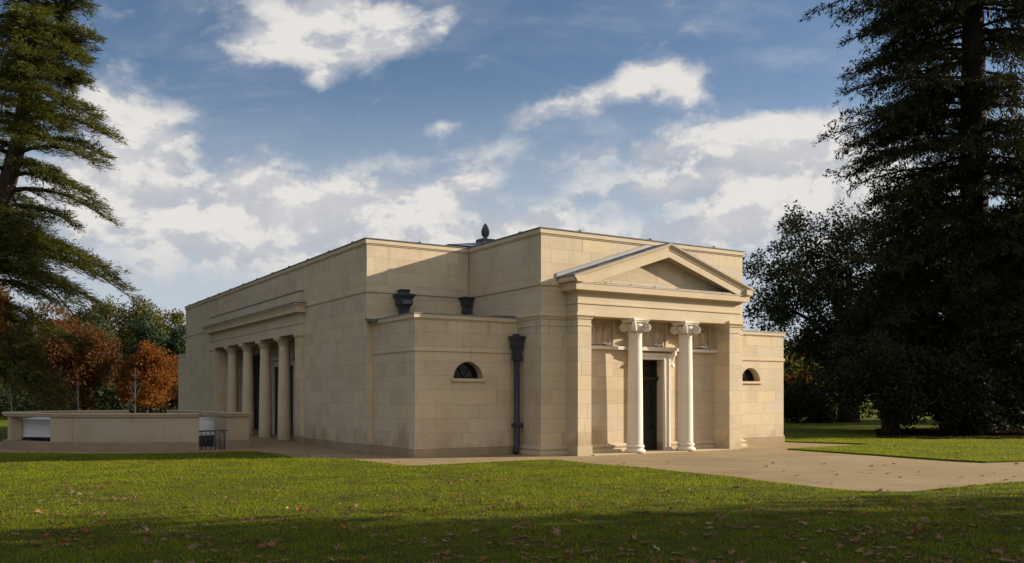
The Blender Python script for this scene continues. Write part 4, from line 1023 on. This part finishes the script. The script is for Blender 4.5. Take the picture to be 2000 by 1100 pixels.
# -- cedar at the left edge: named boughs reach to the right, the rest fill the other sides
rng = np.random.default_rng(21)
CX, CY = -22.3, 36.0
def px_tip(px, py, Y): return ((px - 1000) / 1755 * Y - CX, Y - CY, 1.6 + (772.2 - py) / 1755 * Y)
cb_ = []
for (px, py, z0, wsc, dy) in ((178, 62, 15.6, 1.0, 0), (120, 12, 16.6, .8, 1.0), (150, 98, 15.0, 1.0, -.8), (165, 150, 14.2, .9, .8), (120, 185, 13.8, .9, -1.2), (215, 248, 12.6, 1.3, .2), (188, 215, 13.2, 1.0, 1.2), (190, 300, 11.3, 1.1, -.9),
                          (205, 290, 11.8, .8, .9), (212, 408, 9.8, 1.2, .3), (180, 372, 10.4, 1.1, -1.0), (150, 430, 9.2, .9, 1.0), (135, 478, 8.2, .9, .2), (252, 548, 7.2, 1.4, .3), (235, 520, 7.4, 1.2, -.9), (195, 500, 7.8, 1.2, 1.0),
                          (175, 515, 7.6, 1.0, -.2), (215, 585, 6.5, 1.1, .7), (140, 560, 6.8, 1.1, -1.2), (100, 575, 6.2, 1.0, .9), (118, 765, 2.9, 1.0, -.8), (90, 735, 3.2, 1.1, .4), (60, 690, 4.0, 1.0, -1.0), (70, 750, 2.8, .9, 1.0), (50, 640, 5.0, .8, .6),
                          (100, 330, 10.8, .9, -1.6), (110, 230, 12.9, 1.0, -1.6), (90, 120, 14.6, 1.1, -1.7), (70, 460, 8.6, 1.0, -1.7), (90, 530, 7.3, 1.1, -1.9), (60, 40, 16.2, 1.1, -1.5)):
    cb_.append((z0, px_tip(px, py, CY + dy), wsc))
for i in range(16):
    py_ = (20, 60, 95, 130, 165, 200, 235, 265, 425, 440, 455, 470, 490, 505, 520, 540)[i]; px_ = rng.uniform(5, 75); dy_ = rng.uniform(-3.2, -1.8)
    t_ = px_tip(px_, py_, CY + dy_); cb_.append((t_[2] + rng.uniform(.2, .9), t_, rng.uniform(.8, 1.1)))
for px, py, z0, dy in ((128, 772, 2.7, -2.2), (105, 778, 2.5, -3.0), (80, 742, 3.3, -3.2), (120, 745, 3.2, -1.2), (45, 705, 3.9, -3.0), (60, 668, 4.6, -2.6), (95, 640, 5.0, -1.0), (150, 590, 6.2, -2.2)):
    cb_.append((z0 + .5, px_tip(px, py, CY + dy), 1.0))
for i in range(13):                                 # shorter boughs that fill the tiers on the side of the view
    z0 = rng.uniform(4.0, 18.5); px_ = 20 + 115 * rng.uniform(0, 1) * (1.15 if z0 < 8 or z0 > 9.5 else .8)
    dy_ = rng.uniform(-2.6, 2.0); zt_ = z0 - rng.uniform(.1, 1.2); Y_ = CY + dy_
    if 9.4 < z0 < 12.0 and px_ < 60: continue
    cb_.append((z0, ((px_ - 1000) / 1755 * Y_ - CX, dy_, zt_), rng.uniform(.7, 1.1)))
for i in range(40):
    z0 = rng.uniform(6.5, 19.5); a = rng.uniform(PI * .55, PI * 1.6); l = rng.uniform(3.5, 6.5) * (1 - .4 * max(0, (z0 - 12) / 8))
    cb_.append((z0, (.8 + l * math.cos(a), l * math.sin(a), z0 - rng.uniform(.2, 1.0)), rng.uniform(.9, 1.3)))
for i in range(8): cb_.append((17.5 + i * .35, (2.8 + (2.2 - i * .2) * math.cos(i * 2.1), (2.6 - i * .3) * math.sin(i * 2.1), 17.6 + i * .5), 1.0))
conifer('cedar_tree', 'tall dark cedar with layered flat boughs at the left edge', CX, CY, [(0, 0, 0), (.6, 0, 4), (1.5, 0, 8), (2.6, 0, 12), (3.1, 0, 16), (3.3, 0, 21)], [.62, .48, .38, .30, .2, .06], cb_, M['cedar'], M['bark'], 22, nb=38, pts=11, per=6, ls=.20, lw=.22, width=1.6, sag=.35, planar=.22, droop=.24, up=.15, tipdroop=.12, bough_r=.10)

# -- big redwood at the right edge
rng = np.random.default_rng(31)
RX, RY = 19.5, 38.0
def rtip(px, py, dy): 
    Y = RY + dy; return ((px - 1000) / 1755 * Y - RX, dy, 1.6 + (772.2 - py) / 1755 * Y)
rb = []
for (px, py, z0, wsc, dy) in ((1582, 5, 19.6, 1.2, .3), (1640, 5, 19.0, 1.2, -1.5), (1652, 62, 17.4, 1.1, .6), (1700, 45, 17.8, 1.2, -1.6), (1650, 128, 15.8, 1.1, -.5), (1646, 165, 15.0, 1.1, .9), (1690, 110, 16.2, 1.0, 2.0), (1606, 248, 13.6, 1.35, .2), (1640, 275, 12.6, 1.1, 1.2), (1632, 312, 12.0, 1.2, -.8),
                          (1665, 345, 11.2, 1.1, .6), (1700, 385, 10.4, 1.1, 1.5), (1690, 220, 13.9, 1.0, -2.2), (1720, 300, 12.2, 1.1, -2.6), (1740, 180, 14.8, 1.0, 2.6), (1720, 420, 9.6, 1.1, -1.0), (1700, 460, 9.0, 1.1, 1.0), (1740, 500, 8.0, 1.1, -2.0), (1720, 560, 7.0, 1.2, 1.0)):
    rb.append((z0, rtip(px, py, dy), wsc))
for i in range(112):
    z0 = rng.uniform(3.0, 26); a = rng.uniform(-PI * .62, PI * .5); l = rng.uniform(3.0, 5.2) * (1 - .3 * max(0, (z0 - 16) / 10))
    if 10.2 < z0 < 15.5 and abs(a) < .5 and rng.uniform() < .6: continue
    rb.append((z0, (l * math.cos(a), max(-4.8, l * math.sin(a)), z0 - rng.uniform(.2, 1.4)), rng.uniform(.8, 1.2)))
for i in range(46):
    px_ = rng.uniform(1640, 1790); py_ = rng.uniform(-20, 500)
    if 330 < py_ < 420: px_ += 40
    dy_ = rng.uniform(-3.2, 3.2); t_ = rtip(px_, py_, dy_); rb.append((t_[2] + rng.uniform(.2, 1.6), t_, rng.uniform(.8, 1.2)))
for i in range(34):                                 # inner boughs towards the left, short of the outline
    z0 = rng.uniform(9.0, 22); a = rng.uniform(PI * .62, PI * 1.38); l = rng.uniform(2.2, 4.6)
    if z0 < 15 and l < 3 and rng.uniform() < .5: continue
    rb.append((z0, (l * math.cos(a), l * math.sin(a), z0 - rng.uniform(.0, 1.6)), rng.uniform(.7, 1.1)))
for i in range(14):                                 # boughs in front of the trunk
    z0 = rng.uniform(3, 22); a = rng.uniform(-PI * .62, -PI * .38); l = rng.uniform(1.6, 4.0)
    rb.append((z0, (l * math.cos(a), l * math.sin(a), z0 - rng.uniform(.3, 1.8)), rng.uniform(.6, .9)))
for i in range(30):
    z0 = rng.uniform(2.5, 9.5); a = rng.uniform(PI * .6, PI * 1.4); l = rng.uniform(3.0, 5.6)
    rb.append((z0, (l * math.cos(a), max(-4.8, l * math.sin(a)), z0 - rng.uniform(.4, 1.6)), rng.uniform(.9, 1.2)))
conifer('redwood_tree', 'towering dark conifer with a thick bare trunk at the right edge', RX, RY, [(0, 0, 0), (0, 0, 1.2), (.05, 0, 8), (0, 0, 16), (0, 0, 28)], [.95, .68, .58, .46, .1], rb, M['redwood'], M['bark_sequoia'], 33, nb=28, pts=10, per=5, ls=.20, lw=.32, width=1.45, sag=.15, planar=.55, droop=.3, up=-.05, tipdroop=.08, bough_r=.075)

# -- dark trees at the right
broadleaf('beech_tree', 'dark broad-crowned tree between the building and the tall conifer', 19.6, 52.5, 15, 5.9, 6.0, 6.9, M['beech_dark'], M['bark'], 41, lobes=14, clumps=380, per=170, ls=.175, cr=.75, tr=.52, low=1.6)
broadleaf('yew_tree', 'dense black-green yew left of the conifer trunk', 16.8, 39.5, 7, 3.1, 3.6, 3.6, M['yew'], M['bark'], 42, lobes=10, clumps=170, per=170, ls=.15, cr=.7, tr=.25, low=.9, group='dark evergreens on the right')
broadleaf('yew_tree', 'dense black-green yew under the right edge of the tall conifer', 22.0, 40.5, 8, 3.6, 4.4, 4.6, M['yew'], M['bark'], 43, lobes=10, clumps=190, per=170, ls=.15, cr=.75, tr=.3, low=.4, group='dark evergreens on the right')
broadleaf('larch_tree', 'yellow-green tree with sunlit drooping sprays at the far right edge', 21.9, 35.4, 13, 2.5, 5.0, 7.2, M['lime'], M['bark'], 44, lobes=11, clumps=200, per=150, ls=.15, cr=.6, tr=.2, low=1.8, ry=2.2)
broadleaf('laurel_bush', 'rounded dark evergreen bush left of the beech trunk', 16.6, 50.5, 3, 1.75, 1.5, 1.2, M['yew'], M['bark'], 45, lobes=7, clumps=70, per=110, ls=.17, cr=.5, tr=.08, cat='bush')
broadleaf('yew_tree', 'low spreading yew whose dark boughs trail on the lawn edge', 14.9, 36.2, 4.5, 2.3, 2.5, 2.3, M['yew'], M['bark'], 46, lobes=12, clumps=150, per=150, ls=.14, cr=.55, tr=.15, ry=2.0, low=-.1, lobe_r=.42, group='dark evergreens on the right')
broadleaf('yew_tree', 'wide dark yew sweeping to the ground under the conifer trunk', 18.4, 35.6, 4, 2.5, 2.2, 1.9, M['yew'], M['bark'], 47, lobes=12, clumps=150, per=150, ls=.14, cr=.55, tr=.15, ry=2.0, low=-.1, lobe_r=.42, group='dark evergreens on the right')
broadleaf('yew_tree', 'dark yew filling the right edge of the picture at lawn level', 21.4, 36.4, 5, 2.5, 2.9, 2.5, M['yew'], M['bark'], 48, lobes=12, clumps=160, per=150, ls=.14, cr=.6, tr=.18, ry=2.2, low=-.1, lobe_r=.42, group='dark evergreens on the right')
broadleaf('topiary', 'clipped dark green cone beside the right corner of the building', 16.2, 53.5, 2.6, .62, 1.3, 1.25, M['yew'], M['bark'], 49, lobes=8, clumps=60, per=110, ls=.12, cr=.3, tr=.06, cat='topiary', lobe_r=.35)
broadleaf('young_tree', 'small young tree with red-orange leaves on the far lawn', 26.6, 84, 4, 1.3, 1.2, 2.9, M['orange'], M['bark'], 50, lobes=7, clumps=50, per=40, ls=.2, cr=.42, tr=.06)
slab('planting_bed', [(13.2, 32.6), (14.2, 32.0), (16, 31.8), (19, 32.0), (24, 33), (26, 44), (17, 42), (14.2, 35)], -.01, .055, M['soil'])
# trees that stand out of frame, mostly to the right, and shade the near lawn and the dark trees
for (x, y, H, rx, rz, zc, s_) in ((19.0, 9.6, 13, 5.2, 6.4, 6.6, 51), (28.0, 11.2, 15, 5.6, 7.2, 7.4, 52), (16.2, 4.2, 12, 4.6, 6.0, 6.1, 53), (37, 13.5, 17, 6, 8, 8.2, 54), (34, 47, 16, 6, 7.5, 8, 55), (43, 55, 16, 6.5, 7.5, 8, 56), (31, 57, 15, 6, 7, 7.5, 57), (-7.5, -12.5, 15, 6, 7, 7.6, 58)):  # last one, behind the camera, added to block sky light from the foreground
    broadleaf('oak_tree', 'unseen broad olive-green oak shading the lawn and trees from out of view', x, y, H, rx, rz, zc, M['olive'], M['bark'], s_, lobes=12, clumps=200, per=60, ls=.42, cr=1.1, tr=.35, group='oaks round the lawn outside the view')

# -- autumn trees behind the enclosure and the left of the building
BG = [
 ('copper_beech', 'wide copper-red beech behind the left half of the enclosure', -30.2, 62, 3.3, 3.9, 3.7, 'copper', 61, .16, 22),
 ('autumn_tree', 'smaller bright orange tree next to the left wall of the building', -25.2, 62, 2.15, 2.5, 2.6, 'orange', 62, .15, 18),
 ('autumn_tree', 'low reddish tree squeezed between the orange tree and the building', -24.9, 66, 1.3, 1.9, 2.2, 'copper', 63, .15, 8),
 ('oak_tree', 'olive oak with golden top touching the building corner', -31.6, 84, 2.9, 4.6, 5.4, 'olive', 64, .26, 12),
 ('oak_tree', 'tall olive oak rising behind the orange tree', -35.6, 86, 3.4, 5.0, 6.2, 'olive', 65, .26, 12),
 ('pine_tree', 'blue-green pine between the copper beech and the orange tree', -29.4, 72, 2.1, 4.0, 4.6, 'pine', 66, .2, 12),
 ('pine_tree', 'slender blue-green pine beside the building corner', -27.0, 73, 1.6, 3.2, 4.2, 'pine', 72, .2, 10),
 ('pine_tree', 'blue-green pine rising behind the copper beech', -35.6, 77, 2.6, 4.3, 5.6, 'pine', 67, .22, 12),
 ('oak_tree', 'brown russet oak behind the left cedar', -38.6, 76, 3.0, 4.2, 5.2, 'russet', 68, .24, 12),
 ('oak_tree', 'russet orange oak at the far left edge', -39.4, 68, 3.0, 4.4, 5.2, 'russet', 69, .24, 12),
 ('oak_tree', 'olive oak between the russet oak and the pine', -40.6, 88, 3.8, 5.0, 5.9, 'olive', 70, .26, 12),
]
for nm, lab, x, y, rx, rz, zc, mk, s_, ls, lo in BG:
    broadleaf(nm, lab, x, y, zc + rz, rx, rz, zc, M[mk], M['bark'], s_, lobes=lo, lobe_r=.5 if ls > .2 else .40, clumps=int((95 if ls > .2 else 150) + 16 * rx * rz / 2), per=125 if ls > .2 else 170, ls=ls * .8 if ls > .2 else ls, cr=.8 if rx > 3 else .6, tr=.22 if rx > 3 else .12, group='autumn trees behind the enclosure')
broadleaf('maple_tree', 'thin orange-leaved maple branch at the far left edge', -19.35, 33.4, 7, .75, 2.4, 4.6, M['orange'], M['bark'], 71, lobes=6, clumps=22, per=26, ls=.17, cr=.4, tr=.08)

# -- dark undergrowth below the autumn trees
def undergrowth(seed=95):
    rng = np.random.default_rng(seed); n = 420
    y = rng.uniform(64, 92, n); x = -rng.uniform(.26, .66, n) * y
    cen = np.stack([x, y, rng.uniform(.2, 1.9, n)], 1)
    V, Fq = clump_leaves(cen, rng.uniform(.7, 1.3, n), 70, .3, rng)
    return mesh_np('undergrowth', V, Fq, M['beech_dark'])
tag(undergrowth(), 'dark green undergrowth below the autumn trees behind the enclosure', 'undergrowth', kind='stuff')

# -- bare saplings
def sapling(x, y, h, seed, label):
    rg = random.Random(seed); root = tree_root('birch_sapling', x, y, label, 'sapling', 'bare saplings behind the enclosure')
    bm = MB(); mx, my = rg.uniform(-.06, .06), rg.uniform(-.06, .06)
    st = [(mx * math.sin(q * 4), my * math.sin(q * 3), h * q) for q in [i / 8 for i in range(9)]]
    bm.tube(st, [.042 * (1 - .8 * i / 8) for i in range(9)], 7); bm.build('trunk', M['bark_pale'], root)
    bm = MB()
    for i in range(rg.randint(15, 24)):
        q = rg.uniform(.15, .93); b0 = Vector((mx * math.sin(q * 4), my * math.sin(q * 3), h * q)); a = rg.uniform(0, 2 * PI); l = h * rg.uniform(.14, .34) * (1.1 - q * .8)
        e_ = b0 + Vector((math.cos(a) * l * rg.uniform(.45, .9), math.sin(a) * l * rg.uniform(.45, .9), l * rg.uniform(.6, 1.1))); m_ = b0.lerp(e_, .5) + Vector((math.cos(a), math.sin(a), 0)) * l * .10
        bm.tube([b0, m_, e_], [.011, .007, .003], 5)
        for k in range(3):
            b1 = m_.lerp(e_, rg.uniform(0, .8)); a2 = a + rg.uniform(-1.2, 1.2); l2 = l * rg.uniform(.25, .5)
            bm.tube([b1, b1 + Vector((math.cos(a2) * l2 * .6, math.sin(a2) * l2 * .6, l2 * .8))], [.007, .003], 4)
    bm.build('branches', M['bark_pale'], root)
sapling(-14.25, 34, 2.65, 81, 'pale bare sapling right of the others, in front of the orange tree')
sapling(-18.1, 36, 2.85, 82, 'pale bare sapling in front of the copper beech centre')
sapling(-17.5, 36.2, 2.2, 83, 'thin greyish sapling just right of the tallest middle sapling')
sapling(-20.1, 36, 2.2, 84, 'pale bare sapling under the low cedar bough')

# -- far wood that closes the horizon
def far_wood(seed=90):
    rng = np.random.default_rng(seed); C_, R_ = [], []
    for i in range(170):
        a = rng.uniform(-1.25, 1.25); dist = rng.uniform(125, 165); x, y = dist * math.sin(a), dist * math.cos(a); h = rng.uniform(6, 10.5)
        n = 34; d = unit(rng.normal(size=(n, 3))) * rng.uniform(.2, 1, (n, 1)); C_.append(d * np.array([4.5, 4.5, h * .5]) + np.array([x, y, h * .52])); R_.append(rng.uniform(1, 1.9, n))
    V, Fq = clump_leaves(np.concatenate(C_), np.concatenate(R_), 24, .9, rng)
    return mesh_np('far_woodland', V, Fq, M['olive'])
tag(far_wood(), 'distant band of olive autumn woodland along the horizon', 'woodland', kind='stuff')
